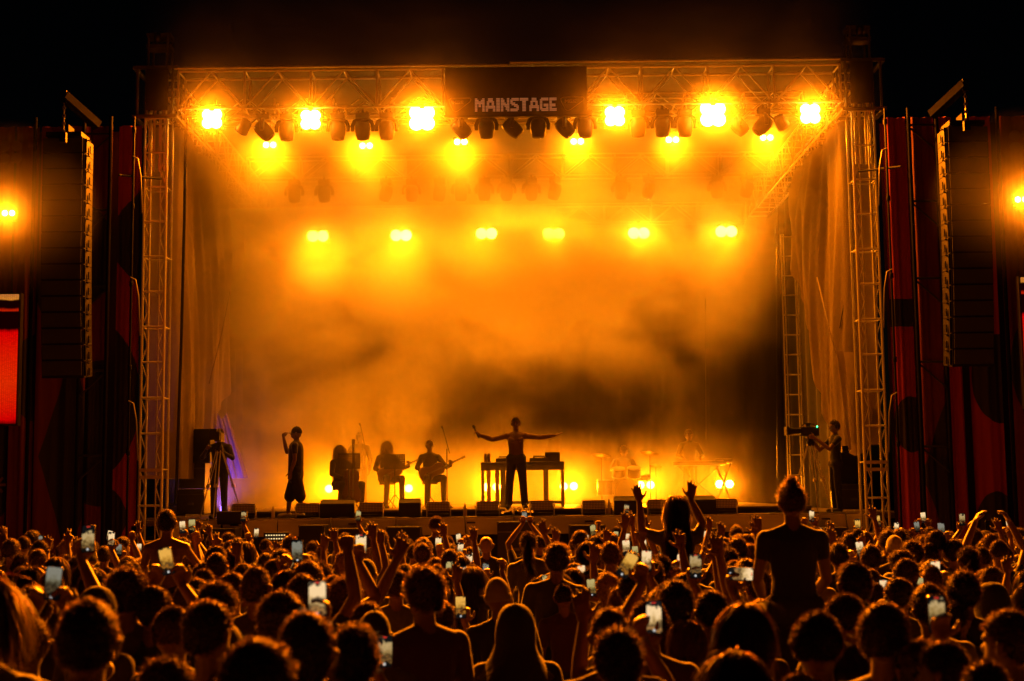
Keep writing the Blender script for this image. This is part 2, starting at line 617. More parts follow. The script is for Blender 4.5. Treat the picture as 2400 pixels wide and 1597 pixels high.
horiz_truss('roof_truss', 'long aluminium roof truss across the front of the stage between the towers', -HX, HX, 26.0, 9.52, 10.24, 0.55, 0.62)
horiz_truss('lighting_truss', 'lighting truss with paired lamps just behind the front truss', -6.1, 6.1, 28.6, 10.0, 10.5, 0.4, 0.6, 0.02)
horiz_truss('lighting_truss', 'middle lighting truss half lost in the smoke', -6.1, 6.1, 32.0, 9.55, 10.05, 0.4, 0.6, 0.02)
horiz_truss('lighting_truss', 'rearmost lighting truss above the backdrop', -6.1, 6.1, 36.0, 9.2, 9.7, 0.4, 0.6, 0.02)
for s in (-1, 1):
    x = s * (TX - 0.02)
    t = thing('side_truss', 'roof truss running back from the tower on the ' + SIDE[s], 'truss', (x, 26.3, 9.5), group='roof trusses')
    off = (x, 26.3, 9.5)
    for dx in (-0.26, 0.26):
        for z in (9.54, 10.24):
            bar('chord', (x + dx, 26.3, z), (x + dx, 37, z), 0.026, M_ALU, t, off)
        for i in range(18):
            ya, yb = 26.3 + i * 0.59, 26.3 + (i + 1) * 0.59
            a, b = (9.54, 10.24) if i % 2 == 0 else (10.24, 9.54)
            bar('brace', (x + dx, ya, a), (x + dx, yb, b), 0.016, M_ALU, t, off, n=6)
            if i % 2 == 0:
                bar('post', (x + dx, ya, 9.54), (x + dx, ya, 10.24), 0.02, M_ALU, t, off, n=6)
    for i in range(19):
        for z in (9.54, 10.24):
            bar('cross_rung', (x - 0.26, 26.3 + i * 0.59, z), (x + 0.26, 26.3 + i * 0.59, z), 0.016, M_ALU, t, off, n=6)
# roof skin: two overlapping sheets, the joint steps up a little at the middle
rf = thing('stage_roof', 'dark fabric roof skin over the stage with a stepped middle seam', 'roof', (0, 26, 10.3))
for s, z in ((-1, 10.30), (1, 10.345)):
    def roof_fn(u, v, s=s, z=z):
        x = s * (0.15 if s < 0 else -0.15) * 0 + s * 6.5 * u
        return (x, -0.32 + 11.6 * v, z - 10.3 + 0.05 * sin(v * 9) * (v > 0.03) + 0.5 * v)
    MB().grid(roof_fn, 12, 16).build('roof_sheet', M_DARKCLOTH, rf, smooth=True)
    bar('edge_tube', (s * 0.02, 25.66, z - 0.02), (s * 6.36, 25.66, z - 0.02), 0.022, M_ALU, rf, rf.location)
# backdrop
def back_fn(u, v):
    x = -7.6 + 15.2 * u
    return (x, 0.09 * sin(x * 5.2) + 0.05 * sin(x * 11 + 1), 8.1 * v)
bd = MB().grid(back_fn, 160, 4).build('backdrop_curtain', M_DARKCLOTH, None, (0, 37.4, DECK), smooth=True)
tag(bd, 'black pleated backdrop hung behind the band', 'curtain')
def wing_fn(s):
    def f(u, v):
        y = 31.5 + 6 * u
        return (s * (7.3 + 0.07 * sin(y * 6)), y - 31.5, 8.2 * v)
    return f
for s in (-1, 1):
    w = MB().grid(wing_fn(s), 60, 4).build('wing_curtain', M_DARKCLOTH, None, (0, 31.5, DECK), smooth=True)
    tag(w, 'black side curtain closing the back of the stage on the ' + SIDE[s], 'curtain')

# ================================================================== lit lamps
def lamp_light(parent, loc, power, aim, angle=150, blend=0.8, radius=0.06, col=AMBER):
    L = bpy.data.lights.new('lamp_light', 'SPOT')
    L.energy = power
    L.color = col
    L.spot_size = radians(angle)
    L.spot_blend = blend
    L.shadow_soft_size = radius
    o = bpy.data.objects.new('lamp_light', L)
    COL.objects.link(o)
    o.parent = parent
    o.location = loc
    d = Vector(aim)
    o.rotation_mode = 'QUATERNION'
    o.rotation_quaternion = d.to_track_quat('-Z', 'Y')
    return o

def clamp_hook(t, z0, z1):
    MB().box((0, 0, (z0 + z1) / 2), (0.05, 0.03, abs(z1 - z0))).box((0, 0, z1), (0.09, 0.09, 0.06)).build('hook_clamp', M_BLACKM, t)

ORD = ['first', 'second', 'third', 'fourth', 'fifth', 'sixth', 'seventh', 'eighth', 'ninth', 'tenth', 'eleventh', 'twelfth', 'thirteenth',
       'fourteenth', 'fifteenth', 'sixteenth', 'seventeenth', 'eighteenth']
def blinder(px, py, size, big, label):
    p = at(px, py, 25.75)
    t = thing('blinder_lamp', label, 'stage lamp', p, group='big square lamps on the front truss')
    h = size / 2
    MB().box((0, 0.06, 0), (size + 0.1, 0.1, size + 0.1)).build('housing', M_BLACK, t, bevel=0.01)
    for sx in (-1, 1):
        for sz in (-1, 1):
            MB().lathe([(0.01, -0.035), (h * 0.56, -0.03), (h * 0.7, -0.012), (h * 0.71, 0.0)], 16, 'y', (sx * h * 0.54, 0, sz * h * 0.54)).build('bulb', M_LAMPBIG if big else M_LAMP, t)
    MB().tube([(-h - 0.08, 0.06, 0), (-h - 0.08, 0.06, h + 0.12), (h + 0.08, 0.06, h + 0.12), (h + 0.08, 0.06, 0)], 0.012, 6).build('yoke', M_BLACKM, t)
    clamp_hook(t, h + 0.12, 9.5 - p.z)
    lamp_light(t, (0, -0.08, 0), (BLIND_P * (1.5 if big else 1.0)), (0, -1, -0.30), 112, 1.0, 0.12)
    lamp_light(t, (0, -0.1, 0), SPILL_P * (1.7 if big else 1.0), (0, -1, -0.2), 180, 0.6, 0.12)
for i, (px, py, big) in enumerate([(497, 279, 0), (728, 281, 0), (989, 277, 1), (1441, 273, 0), (1671, 268, 1), (1899, 267, 0)]):
    blinder(px, py, 0.38 if big else 0.30, big, 'square four-bulb blinder on the front truss, %s along from the cellist\'s side' % ORD[i])

def pair_lamp(px, py, Y, gap, r, power, label, group, aim, angle, hang=None, single=False, mat_=None, col=AMBER, plume=0):
    p = at(px, py, Y)
    t = thing('twin_lamp', label, 'stage lamp', p, group=group)
    MB().box((0, 0.05, 0), (gap * 2 + r * 2 + 0.04, 0.08, r * 2 + 0.06)).build('housing', M_BLACK, t, bevel=0.01)
    for sx in ((0,) if single else (-1, 1)):
        MB().lathe([(0.005, -0.035), (r * 0.7, -0.028), (r, -0.008), (r, 0.0)], 16, 'y', (sx * gap, 0, 0)).build('bulb', mat_ or M_LAMP, t)
    if hang:
        clamp_hook(t, r + 0.03, hang - p.z)
    else:
        MB().box((0, 0.06, -r - 0.05), (0.2, 0.12, 0.05)).build('floor_stand', M_BLACKM, t)
    lamp_light(t, (0, -0.07, 0), power, aim, angle, 0.9, 0.05, col)
    if plume:
        lamp_light(t, (0, -0.07, -0.02), power * plume, (0, -0.5, -1), 56, 0.9, 0.05, (1.0, 0.29, 0.008))
    return t
for i, (px, py) in enumerate([(632, 340), (858, 342), (1080, 333), (1353, 332), (1576, 328), (1797, 323)]):
    pair_lamp(px, py, 28.5, 0.075, 0.065, ROW2_P, 'twin-bulb lamp hung under the front truss, %s along from the cellist\'s side' % ORD[i], 'twin lamps of the second truss', (0, -0.9, -1), 125, 10.0, col=AMBER_SMOKE, plume=0.4)
for i, (px, py) in enumerate([(745, 554), (940, 552), (1140, 548), (1298, 548), (1497, 547), (1702, 543)]):
    pair_lamp(px, py, 35.8, 0.13, 0.15, ROW3_P * (1.3, 1.35, 1.6, 1.8, 1.25, 1.05)[i], 'lamp glowing through the smoke halfway up the stage, %s along from the cellist\'s side' % ORD[i], 'rear truss lamps in the smoke', (0, -1, -0.85), 145, 9.2, col=AMBER_SMOKE, plume=0.6)
for i, (px, py, sg) in enumerate([(771, 1146, 1), (958, 1145, 1), (1152, 1142, 0), (1333, 1140, 0), (1513, 1137, 0), (1698, 1135, 0)]):
    pair_lamp(px, py, 35.0, 0.125, 0.1, FLOOR_P, 'floor lamp at the back of the stage, %s' % ['behind the cellist', 'between the two seated guitarists', 'seen under the deck table', 'beside the deck table leg', 'at the foot of the drum kit', 'under the far keyboard'][i], 'floor lamps behind the band', (0, -1, 0.25), 130, single=bool(sg), col=AMBER_SMOKE)
for s, px, py in ((-1, 20, 500), (1, 2394, 468)):
    t = pair_lamp(px, py, 23.4, 0.062, 0.05, SIDE_P, 'twin-bulb lamp glowing on the outer banner wall on the ' + SIDE[s], 'lamps on the side walls', (0, -1, -0.2), 165, None)
# ================================================================== people: bodies grown from limbs, fused into one skin
M_SKIN = mat('skin', (0.17, 0.09, 0.058), 0.45, sheen=0.3, vary=0.1, vscale=9)
M_SHIRT = mat('shirt_cloth', (0.05, 0.05, 0.05), 0.85, objcol=True, bump=0.5, bscale=14, sheen=0.6)
M_PANTS = mat('dark_trousers', (0.025, 0.026, 0.03), 0.85, bump=0.4, bscale=12)
M_SHOE = mat('dark_shoes', (0.04, 0.04, 0.04), 0.5)
M_SHOEW = mat('white_shoes', (0.7, 0.68, 0.64), 0.5)
M_HAIR = mat('hair', (0.05, 0.03, 0.02), 0.38, objcol=True, spec=0.6, sheen=0.8, transl=((0.3, 0.15, 0.07), 0.15, 0.6))
M_HAIRBASE = mat('hair_mass', (0.03, 0.02, 0.015), 0.5, objcol=True, bump=0.5, bscale=60, spec=0.3, sheen=1.0)
M_HAIRBASE.node_tree.nodes['Principled BSDF'].inputs['Sheen Tint'].default_value = (1.0, 0.8, 0.55, 1)
M_HAIRBASE.node_tree.nodes['Principled BSDF'].inputs['Sheen Roughness'].default_value = 0.25
def _hair_glow(m):
    nt = m.node_tree
    out = nt.nodes['Material Output']
    cur = out.inputs['Surface'].links[0].from_socket
    rf_ = nt.nodes.new('ShaderNodeBsdfRefraction')
    rf_.inputs['Color'].default_value = (1.0, 0.75, 0.5, 1)
    rf_.inputs['Roughness'].default_value = 0.45
    rf_.inputs['IOR'].default_value = 1.12
    mx = nt.nodes.new('ShaderNodeMixShader')
    mx.inputs[0].default_value = 0.75
    nt.links.new(cur, mx.inputs[1])
    nt.links.new(rf_.outputs[0], mx.inputs[2])
    nt.links.new(mx.outputs[0], out.inputs['Surface'])
_hair_glow(M_HAIR)
M_CAP = mat('headwear_cloth', (0.03, 0.03, 0.03), 0.9, objcol=True, bump=0.4, bscale=25, sheen=0.4)
SK, SH, PA, SO = 0, 1, 2, 3

class Limbs:
    def __init__(s):
        s.c = []
    def cap(s, p0, r0, p1, r1, t, sx=1.0, sy=1.0):
        s.c.append((Vector(p0), r0, Vector(p1), r1, t, sx, sy))
        return s
    def ell(s, c, rx, ry, rz, t):
        c = Vector(c)
        rm = min(rx, ry, rz)
        s.c.append((c - Vector((0, 0, rz - rm)), rm, c + Vector((0, 0, rz - rm)), rm, t, rx / rm, ry / rm))
        return s
    def grow(s, name, mats, voxel=0.009, faces=9000, smooth=3):
        V, F = [], []
        n = 14
        for (p0, r0, p1, r1, t, sx, sy) in s.c:
            ax = p1 - p0
            if ax.length < 1e-6:
                ax = Vector((0, 0, 1e-4))
                p1 = p0 + ax
            a_ = ax.normalized()
            vert = abs(a_.z) > 0.9 or sx != 1 or sy != 1
            u = Vector((1, 0, 0)) if vert else a_.orthogonal().normalized()
            if vert and abs(a_.x) > 0.9:
                u = Vector((0, 1, 0))
            u = (u - a_ * u.dot(a_)).normalized()
            w = a_.cross(u)
            base = len(V)
            rows = []
            for k in range(1, 4):
                th = -pi / 2 + k * pi / 8
                rows.append((p0 + a_ * (r0 * sin(th)), r0 * cos(th)))
            rows.append((p0, r0))
            rows.append((p1, r1))
            for k in range(1, 4):
                th = k * pi / 8
                rows.append((p1 + a_ * (r1 * sin(th)), r1 * cos(th)))
            for (c, r) in rows:
                for i in range(n):
                    q = 2 * pi * i / n
                    d = u * (cos(q) * r) + w * (sin(q) * r)
                    V.append((c.x + d.x * sx, c.y + d.y * sy, c.z + d.z))
            m = len(rows)
            for j in range(m - 1):
                for i in range(n):
                    F.append((base + j * n + i, base + j * n + (i + 1) % n, base + (j + 1) * n + (i + 1) % n, base + (j + 1) * n + i))
            F.append(tuple(base + i for i in range(n - 1, -1, -1)))
            F.append(tuple(base + (m - 1) * n + i for i in range(n)))
        me = bpy.data.meshes.new(name)
        me.from_pydata(V, [], F)
        o = bpy.data.objects.new(name + '_raw', me)
        COL.objects.link(o)
        md = o.modifiers.new('r', 'REMESH')
        md.mode = 'VOXEL'
        md.voxel_size = voxel
        sm_ = o.modifiers.new('s', 'SMOOTH')
        sm_.iterations = smooth
        sm_.factor = 0.5
        nf = 1.9 * 1.3 / voxel ** 2
        dc = o.modifiers.new('d', 'DECIMATE')
        dc.ratio = min(1.0, faces / nf)
        dg = bpy.context.evaluated_depsgraph_get()
        out = bpy.data.meshes.new_from_object(o.evaluated_get(dg))
        out.name = name
        bpy.data.objects.remove(o)
        bpy.data.meshes.remove(me)
        # paint: each face belongs to the limb whose surface is nearest
        cnt = np.empty(len(out.polygons) * 3)
        out.polygons.foreach_get('center', cnt)
        P = cnt.reshape(-1, 3)
        best = np.full(len(P), 1e9)
        tg = np.zeros(len(P), dtype=np.int32)
        for (p0, r0, p1, r1, t, sx, sy) in s.c:
            S = np.array([1 / sx, 1 / sy, 1.0])
            a = np.array(p0) * S
            b = np.array(p1) * S
            Q = P * S
            ab = b - a
            h = np.clip((Q - a) @ ab / max(ab @ ab, 1e-9), 0, 1)
            dd = np.linalg.norm(Q - a - h[:, None] * ab, axis=1) - (r0 + (r1 - r0) * h)
            dd *= min(sx, sy)
            k = dd < best
            best[k] = dd[k]
            tg[k] = t
        out.materials.clear()
        for m in mats:
            out.materials.append(m)
        out.polygons.foreach_set('material_index', tg)
        out.polygons.foreach_set('use_smooth', np.ones(len(P), dtype=bool))
        out.update()
        return out

def hand(L, wrist, d, pn, side, curl=(0.3,) * 4, spread=0.12, thumb=0.6, grip=False):
    """palm, four unequal fingers with knuckle bends, and a thumb leaving the side of the palm"""
    w, d, pn = Vector(wrist), Vector(d).normalized(), Vector(pn)
    pn = (pn - d * pn.dot(d)).normalized()
    lat = d.cross(pn) * side            # towards the thumb
    ln = (0.078, 0.086, 0.079, 0.062)
    L.cap(w, 0.026, w + d * 0.03, 0.024, SK)
    for i in range(4):
        off = (0.030 - i * 0.0205)
        k = w + d * (0.09 - 0.005 * abs(i - 1)) + lat * off
        L.cap(w + d * 0.02 + lat * off * 0.6, 0.016, k, 0.0135, SK)
        fd = (d + lat * (spread * (1.2 - i * 0.8))).normalized()
        c = curl[i]
        f1 = (fd * cos(c) + pn * sin(c)).normalized()
        f2 = (fd * cos(2.1 * c) + pn * sin(2.1 * c)).normalized()
        m1 = k + f1 * ln[i] * 0.5
        m2 = m1 + f2 * ln[i] * 0.5
        L.cap(k, 0.0115, m1, 0.0105, SK)
        L.cap(m1, 0.0105, m2, 0.0085, SK)
    tb = w + d * 0.03 + lat * 0.03
    t1 = tb + (d * 0.55 + lat * thumb + pn * 0.25).normalized() * 0.045
    t2 = t1 + (d * 0.85 + lat * thumb * (0.1 if grip else 0.6) + pn * (0.5 if grip else 0.15)).normalized() * 0.04
    L.cap(tb, 0.017, t1, 0.0125, SK)
    L.cap(t1, 0.0125, t2, 0.0095, SK)

def arm(L, side, elbow, wrist, sleeve=0.55, bare=False, fat=1.0, sh=(0.185, 0.0, 1.395)):
    s = Vector((side * sh[0], sh[1], sh[2]))
    e, w = Vector(elbow), Vector(wrist)
    cut = s.lerp(e, min(sleeve, 1.0))
    up = SK if bare else SH
    k = 1.0 if bare else 1.14
    L.cap(s, 0.058 * k * fat, cut, 0.047 * k * fat, up)
    if sleeve < 1:
        L.cap(cut, 0.045 * fat, e, 0.04 * fat, SK)
        mid = e.lerp(w, 0.35)
        L.cap(e, 0.039 * fat, mid, 0.041 * fat, SK)
        L.cap(mid, 0.041 * fat, w, 0.027 * fat, SK)
    else:
        L.cap(e, 0.046, w, 0.034, up)
    return w

def head(L, bald=False):
    L.ell((0, -0.008, 1.645), 0.077, 0.095, 0.105, SK)
    L.ell((0, 0.028, 1.588), 0.056, 0.066, 0.062, SK)
    L.cap((0, 0.075, 1.64), 0.012, (0, 0.1, 1.612), 0.015, SK)
    L.cap((-0.05, 0.066, 1.662), 0.014, (0.05, 0.066, 1.662), 0.014, SK)
    L.cap((-0.02, 0.088, 1.572), 0.009, (0.02, 0.088, 1.572), 0.009, SK)
    for s in (-1, 1):
        L.cap((s * 0.079, -0.004, 1.60), 0.010, (s * 0.088, -0.012, 1.645), 0.016, SK)
    L.cap((0, -0.02, 1.44), 0.058, (0, 0.0, 1.58), 0.052, SK)

def torso(L, bare=False, wide=1.0, neck_open=False):
    T = SK if bare else SH
    k = 1.0 if bare else 1.05
    L.cap((0, 0, 1.33), 0.165 * k * wide, (0, 0, 1.14), 0.142 * k * wide, T, 1.0, 0.64)
    L.cap((0, 0, 1.14), 0.142 * k * wide, (0, 0.0, 0.97), 0.158 * k * wide, T, 1.0, 0.66)
    L.cap((-0.15 * wide, 0, 1.395), 0.066 * k, (0.15 * wide, 0, 1.395), 0.066 * k, T)
    for s in (-1, 1):
        L.cap((s * 0.035, -0.015, 1.455), 0.05, (s * 0.14, -0.005, 1.415), 0.05, T)
        if bare:
            L.cap((s * 0.07, 0.07, 1.31), 0.055, (s * 0.1, 0.06, 1.33), 0.05, T)

def legs(L, pa=PA):
    L.cap((-0.08, 0, 0.93), 0.115, (0.08, 0, 0.93), 0.115, pa)
    for s in (-1, 1):
        L.cap((s * 0.09, 0, 0.9), 0.095, (s * 0.105, 0.015, 0.5), 0.068, pa)
        L.cap((s * 0.105, 0.015, 0.5), 0.068, (s * 0.11, -0.01, 0.1), 0.055, pa)
        L.cap((s * 0.11, -0.02, 0.05), 0.048, (s * 0.125, 0.14, 0.035), 0.036, SO)

BODIES = {}
HANDAT = {}          # pose -> where the raised hand (or the phone) is, for a 1.75 m body
def body(pose):
    if pose in BODIES:
        return BODIES[pose]
    L = Limbs()
    head(L)
    bare = pose in ('shirtless', 'ride_bare')
    if pose.startswith('ride'):
        torso(L, bare)
        L.cap((-0.09, 0, 0.95), 0.12, (0.09, 0, 0.95), 0.12, PA)
        for s in (-1, 1):
            L.cap((s * 0.1, 0, 0.93), 0.1, (s * 0.17, 0.42, 0.9), 0.075, PA)
            L.cap((s * 0.17, 0.42, 0.9), 0.072, (s * 0.13, 0.36, 0.5), 0.055, PA)
            L.cap((s * 0.13, 0.34, 0.47), 0.045, (s * 0.13, 0.46, 0.43), 0.036, SO)
    else:
        torso(L, bare, 1.12 if pose == 'broad' else 1.0)
        legs(L)
    def down(s, sl=0.6):
        if bare:
            arm(L, s, (s * 0.25, 0.0, 1.12), (s * 0.24, 0.1, 0.88), 0.1, True)
        else:
            arm(L, s, (s * 0.25, 0.0, 1.12), (s * 0.24, 0.1, 0.88), sl)
        hand(L, (s * 0.24, 0.1, 0.88), (0, 0.2, -1), (-s, 0, 0), s, (0.5,) * 4)
    if pose in ('down', 'shirtless'):
        down(-1)
        down(1)
    elif pose == 'broad':
        down(-1, 1.0)
        down(1, 1.0)
    elif pose in ('reach_r', 'reach_l', 'reach_out', 'fist', 'point'):
        s = -1 if pose == 'reach_l' else 1
        e = (s * 0.30, 0.10, 1.60)
        w = (s * 0.26, 0.16, 1.85)
        if pose == 'reach_out':
            e, w = (0.40, 0.16, 1.50), (0.52, 0.22, 1.73)
        if pose == 'fist':
            e, w = (0.30, 0.05, 1.64), (0.24, 0.12, 1.90)
        arm(L, s, e, w, 0.45)
        d = (Vector(w) - Vector(e)).normalized() + Vector((0, 0.1, 0.3))
        if pose == 'fist':
            hand(L, w, d, (0, 1, 0), s, (1.4,) * 4, 0.02, 0.3, True)
        elif pose == 'point':
            hand(L, w, d + Vector((0.3, 0, 0)), (0, 1, -0.3), s, (0.05, 0.3, 1.35, 1.4), 0.1, 0.5)
        else:
            hand(L, w, d, (0, 1, 0.1), s, (0.12, 0.05, 0.1, 0.2), 0.22, 0.9)
        HANDAT[pose] = Vector(w) + Vector(d).normalized() * 0.17
        down(-s)
    elif pose in ('reach_low', 'reach_low_l'):
        s = -1 if pose == 'reach_low_l' else 1
        e, w = (s * 0.33, 0.14, 1.36), (s * 0.3, 0.24, 1.62)
        arm(L, s, e, w, 0.45)
        hand(L, w, (s * 0.1, 0.1, 1), (0, 1, 0.1), s, (0.15, 0.1, 0.2, 0.3), 0.2, 0.9)
        HANDAT[pose] = Vector((s * 0.32, 0.25, 1.8))
        down(-s)
    elif pose in ('both_up', 'ride_up'):
        for s in (-1, 1):
            e = (s * 0.33, 0.08, 1.60)
            w = (s * 0.42, 0.12, 1.86)
            if pose == 'ride_up':
                e, w = ((-0.33, 0.06, 1.46), (-0.34, 0.12, 1.72)) if s < 0 else ((0.25, 0.06, 1.52), (0.15, 0.12, 1.74))
            arm(L, s, e, w, 0.4)
            hand(L, w, (s * 0.2, 0.1, 1), (0, 1, 0), s, (0.15, 0.1, 0.15, 0.25), 0.2, 0.9)
        HANDAT[pose] = Vector((0.46, 0.14, 2.03))
    elif pose == 'heart':
        for s in (-1, 1):
            arm(L, s, (s * 0.30, 0.1, 1.66), (s * 0.17, 0.15, 1.93), 0.3)
            hand(L, (s * 0.17, 0.15, 1.93), (-s * 0.5, 0.0, 1), (-s, 0, -0.4), s, (0.5, 0.5, 0.55, 0.6), 0.05, 0.5, True)
        HANDAT[pose] = Vector((0, 0.15, 2.07))
    elif pose in ('phone_low', 'phone_mid', 'phone_high', 'phone_left'):
        s = -1 if pose == 'phone_left' else 1
        z = {'phone_low': 1.58, 'phone_mid': 1.72, 'phone_high': 1.88, 'phone_left': 1.74}[pose]
        w = Vector((s * 0.17, 0.26, z))
        e = Vector((s * 0.29, 0.2, z - 0.24))
        arm(L, s, e, w, 0.5)
        hand(L, w + Vector((0, 0.012, 0)), (0, 0.05, 1), (0, -1, 0.05), s, (0.8, 0.85, 0.85, 0.9), 0.03, 0.9, True)
        HANDAT[pose] = w + Vector((0, -0.012, 0.12))
        down(-s)
    elif pose == 'phone_two':
        for s in (-1, 1):
            w = Vector((s * 0.085, 0.28, 1.74))
            arm(L, s, (s * 0.28, 0.2, 1.5), w, 0.5)
            hand(L, w + Vector((0, 0.015, 0)), (-s * 0.35, 0.05, 1), (0, -1, 0), s, (0.8,) * 4, 0.03, 0.5, True)
        HANDAT[pose] = Vector((0, 0.27, 1.88))
    elif pose == 'steward_photo':
        for s in (-1, 1):
            w = Vector((s * 0.06, 0.2, 1.98))
            arm(L, s, (s * 0.27, 0.12, 1.68), w, 0.5, fat=1.1)
            hand(L, w + Vector((0, 0.02, 0)), (-s * 0.2, 0.05, 1), (0, -1, 0), s, (0.8,) * 4, 0.03, 0.5, True)
    elif pose == 'ride_bare':
        arm(L, -1, (-0.27, 0.05, 1.14), (-0.22, 0.2, 0.97), 0.1, True)
        hand(L, (-0.22, 0.2, 0.97), (0, 1, -0.4), (0, 0, -1), -1, (0.4,) * 4)
        arm(L, 1, (0.30, 0.14, 1.2), (0.24, 0.26, 1.42), 0.1, True)
        hand(L, (0.24, 0.26, 1.42), (-0.1, 0, 1), (0, -1, 0), 1, (0.7,) * 4, 0.05, 0.9, True)
    elif pose == 'ride':
        for s in (-1, 1):
            arm(L, s, (s * 0.24, 0.06, 1.14), (s * 0.17, 0.24, 1.0), 0.35)
            hand(L, (s * 0.17, 0.24, 1.0), (0, 1, -0.4), (0, 0, -1), s, (0.4,) * 4)
    me = L.grow('person', [M_SKIN, M_SHIRT, M_PANTS, M_SHOE], 0.0085, 11000 if pose != 'down' else 7000)
    BODIES[pose] = me
    return me

# ------------------------------------------------------------------ hair
from mathutils import noise as mnoise
def scalp_mask(n, low_back=-0.55, front=0.45):
    """1 on the hair side of the hairline, 0 on face and neck; n is a unit direction (y forward)"""
    lim = low_back + (front - low_back) * max(0.0, min(1.0, (n[1] + 0.45) / 1.15)) ** 0.8
    return max(0.0, min(1.0, (n[2] - lim) / 0.12 + 0.5))
HC, HR = Vector((0, -0.01, 1.645)), Vector((0.078, 0.097, 0.106))
STYLES = {   # shell thickness, strand length, curl, droop, strands, strand width, lump size
    'crop': (0.008, 0.012, 0.002, 0.0, 3400, 0.002, 0.002),
    'short': (0.016, 0.02, 0.005, 0.25, 3400, 0.0022, 0.006),
    'mop': (0.028, 0.034, 0.010, 0.5, 3600, 0.0022, 0.010),
    'curly': (0.038, 0.026, 0.016, 0.1, 3800, 0.0021, 0.015),
    'afro': (0.07, 0.03, 0.018, 0.0, 4200, 0.0026, 0.02),
    'bob': (0.024, 0.13, 0.006, 1.0, 2400, 0.0036, 0.006),
    'long': (0.022, 0.20, 0.005, 1.0, 2600, 0.0038, 0.006),
    'ponytail': (0.012, 0.03, 0.008, 0.2, 2400, 0.0026, 0.004),
    'bun': (0.014, 0.05, 0.03, 0.1, 3000, 0.0022, 0.005),
}
TOPADD = {'crop': 0.012, 'short': 0.024, 'mop': 0.042, 'curly': 0.05, 'afro': 0.085, 'bob': 0.03, 'long': 0.03, 'bun': 0.025, 'ponytail': 0.015, 'cap': 0.03, 'beanie': 0.03, 'hood': 0.05, 'bald': 0.003}
WIDTH = {'crop': 0.175, 'short': 0.19, 'mop': 0.205, 'curly': 0.22, 'afro': 0.285, 'bob': 0.21, 'long': 0.21, 'bun': 0.185, 'ponytail': 0.18, 'cap': 0.2, 'beanie': 0.2, 'hood': 0.25, 'bald': 0.165}
HAIRS = {}
def hair_mesh(style, seed):
    key = (style, seed)
    if key in HAIRS:
        return HAIRS[key]
    th, ln, curl, droop, ns, wd, lump = STYLES[style]
    rnd = random.Random(hash(style) % 1000 * 0 + sum(map(ord, style)) * 31 + seed)
    so = Vector((rnd.random() * 50, rnd.random() * 50, 3.3))
    part = rnd.uniform(-0.5, 0.5)
    lowb = {'crop': -0.5, 'bun': -0.62, 'ponytail': -0.45}.get(style, -0.7)
    def shell_r(n, k=1.0):
        m = scalp_mask(n, lowb)
        nn = mnoise.noise(Vector(n) * 3.2 + so) * 0.5 + mnoise.noise(Vector(n) * 8 + so) * 0.5
        top = 0.55 + 0.6 * max(0, n[2])
        return (th * top + lump * nn) * m * k - 0.012 * (1 - m)
    mb = MB()
    nu, nv = 34, 24
    vs, fs = [], []
    for j in range(nv + 1):
        a = pi * j / nv
        for i in range(nu):
            q = 2 * pi * i / nu
            n = (sin(a) * cos(q), sin(a) * sin(q), cos(a))
            t = shell_r(n) - th * 0.18
            vs.append((HC.x + n[0] * (HR.x + t), HC.y + n[1] * (HR.y + t), HC.z + n[2] * (HR.z + t)))
    for j in range(nv):
        for i in range(nu):
            fs.append((j * nu + i, (j + 1) * nu + i, (j + 1) * nu + (i + 1) % nu, j * nu + (i + 1) % nu))
    mb.add(vs, fs)
    def strand(p, d, L, c, dr, w, segs=3, gx=None):
        p, d = Vector(p), Vector(d).normalized()
        a = Vector((rnd.gauss(0, 1), rnd.gauss(0, 1), rnd.gauss(0, 1))).cross(d).normalized()
        pts = [p]
        for k in range(segs):
            d = (d + Vector((rnd.gauss(0, 1), rnd.gauss(0, 1), rnd.gauss(0, 1))) * (c / L * 2.2) + Vector((0, 0, -1)) * dr * 0.6).normalized()
            if gx is not None:
                q = p - HC
                nn = Vector((q.x / HR.x ** 2, q.y / HR.y ** 2, q.z / HR.z ** 2)).normalized()
                if q.z > -0.06 and d.dot(nn) < 0:
                    d = (d - nn * d.dot(nn)).normalized()
            p = p + d * (L / segs)
            pts.append(p)
        base = len(mb.v)
        for k, q in enumerate(pts):
            ww = w * (1 - 0.75 * k / segs)
            mb.v.append(tuple(q - a * ww))
            mb.v.append(tuple(q + a * ww))
        for k in range(segs):
            mb.f.append((base + 2 * k, base + 2 * k + 1, base + 2 * k + 3, base + 2 * k + 2))
            mb.mi.append(0)
    cnt = 0
    while cnt < ns:
        n = Vector((rnd.gauss(0, 1), rnd.gauss(0, 1), rnd.gauss(0, 1))).normalized()
        if scalp_mask(n, lowb) < 0.5:
            continue
        cnt += 1
        t = shell_r(n) - th * 0.25
        p = HC + Vector((n.x * (HR.x + t), n.y * (HR.y + t), n.z * (HR.z + t)))
        d = Vector(n)
        if style in ('bob', 'long'):
            d = Vector((0, -0.25, -1)) - n * n.dot(Vector((0, -0.25, -1))) + n * 0.1
        elif style in ('bun', 'ponytail'):
            d = Vector((-n.x * 0.6, -0.3, 0.5)) + n * 0.7
        elif style in ('mop', 'short', 'curly', 'afro'):
            sw = Vector((part, 0.35, -0.25)) if style != 'curly' else Vector((rnd.gauss(0, 1), rnd.gauss(0, 1), rnd.gauss(0, 1)))
            tg_ = (sw - n * sw.dot(n))
            if tg_.length > 1e-3:
                tg_.normalize()
            d = tg_ + n * {'mop': 0.42, 'short': 0.35, 'curly': 0.5, 'afro': 1.2}[style]
        strand(p, d, ln * rnd.uniform(0.5, 1.25), curl, droop, wd, 4 if curl > 0.012 or droop > 0.5 else 2, gx=droop > 0.5 or None)
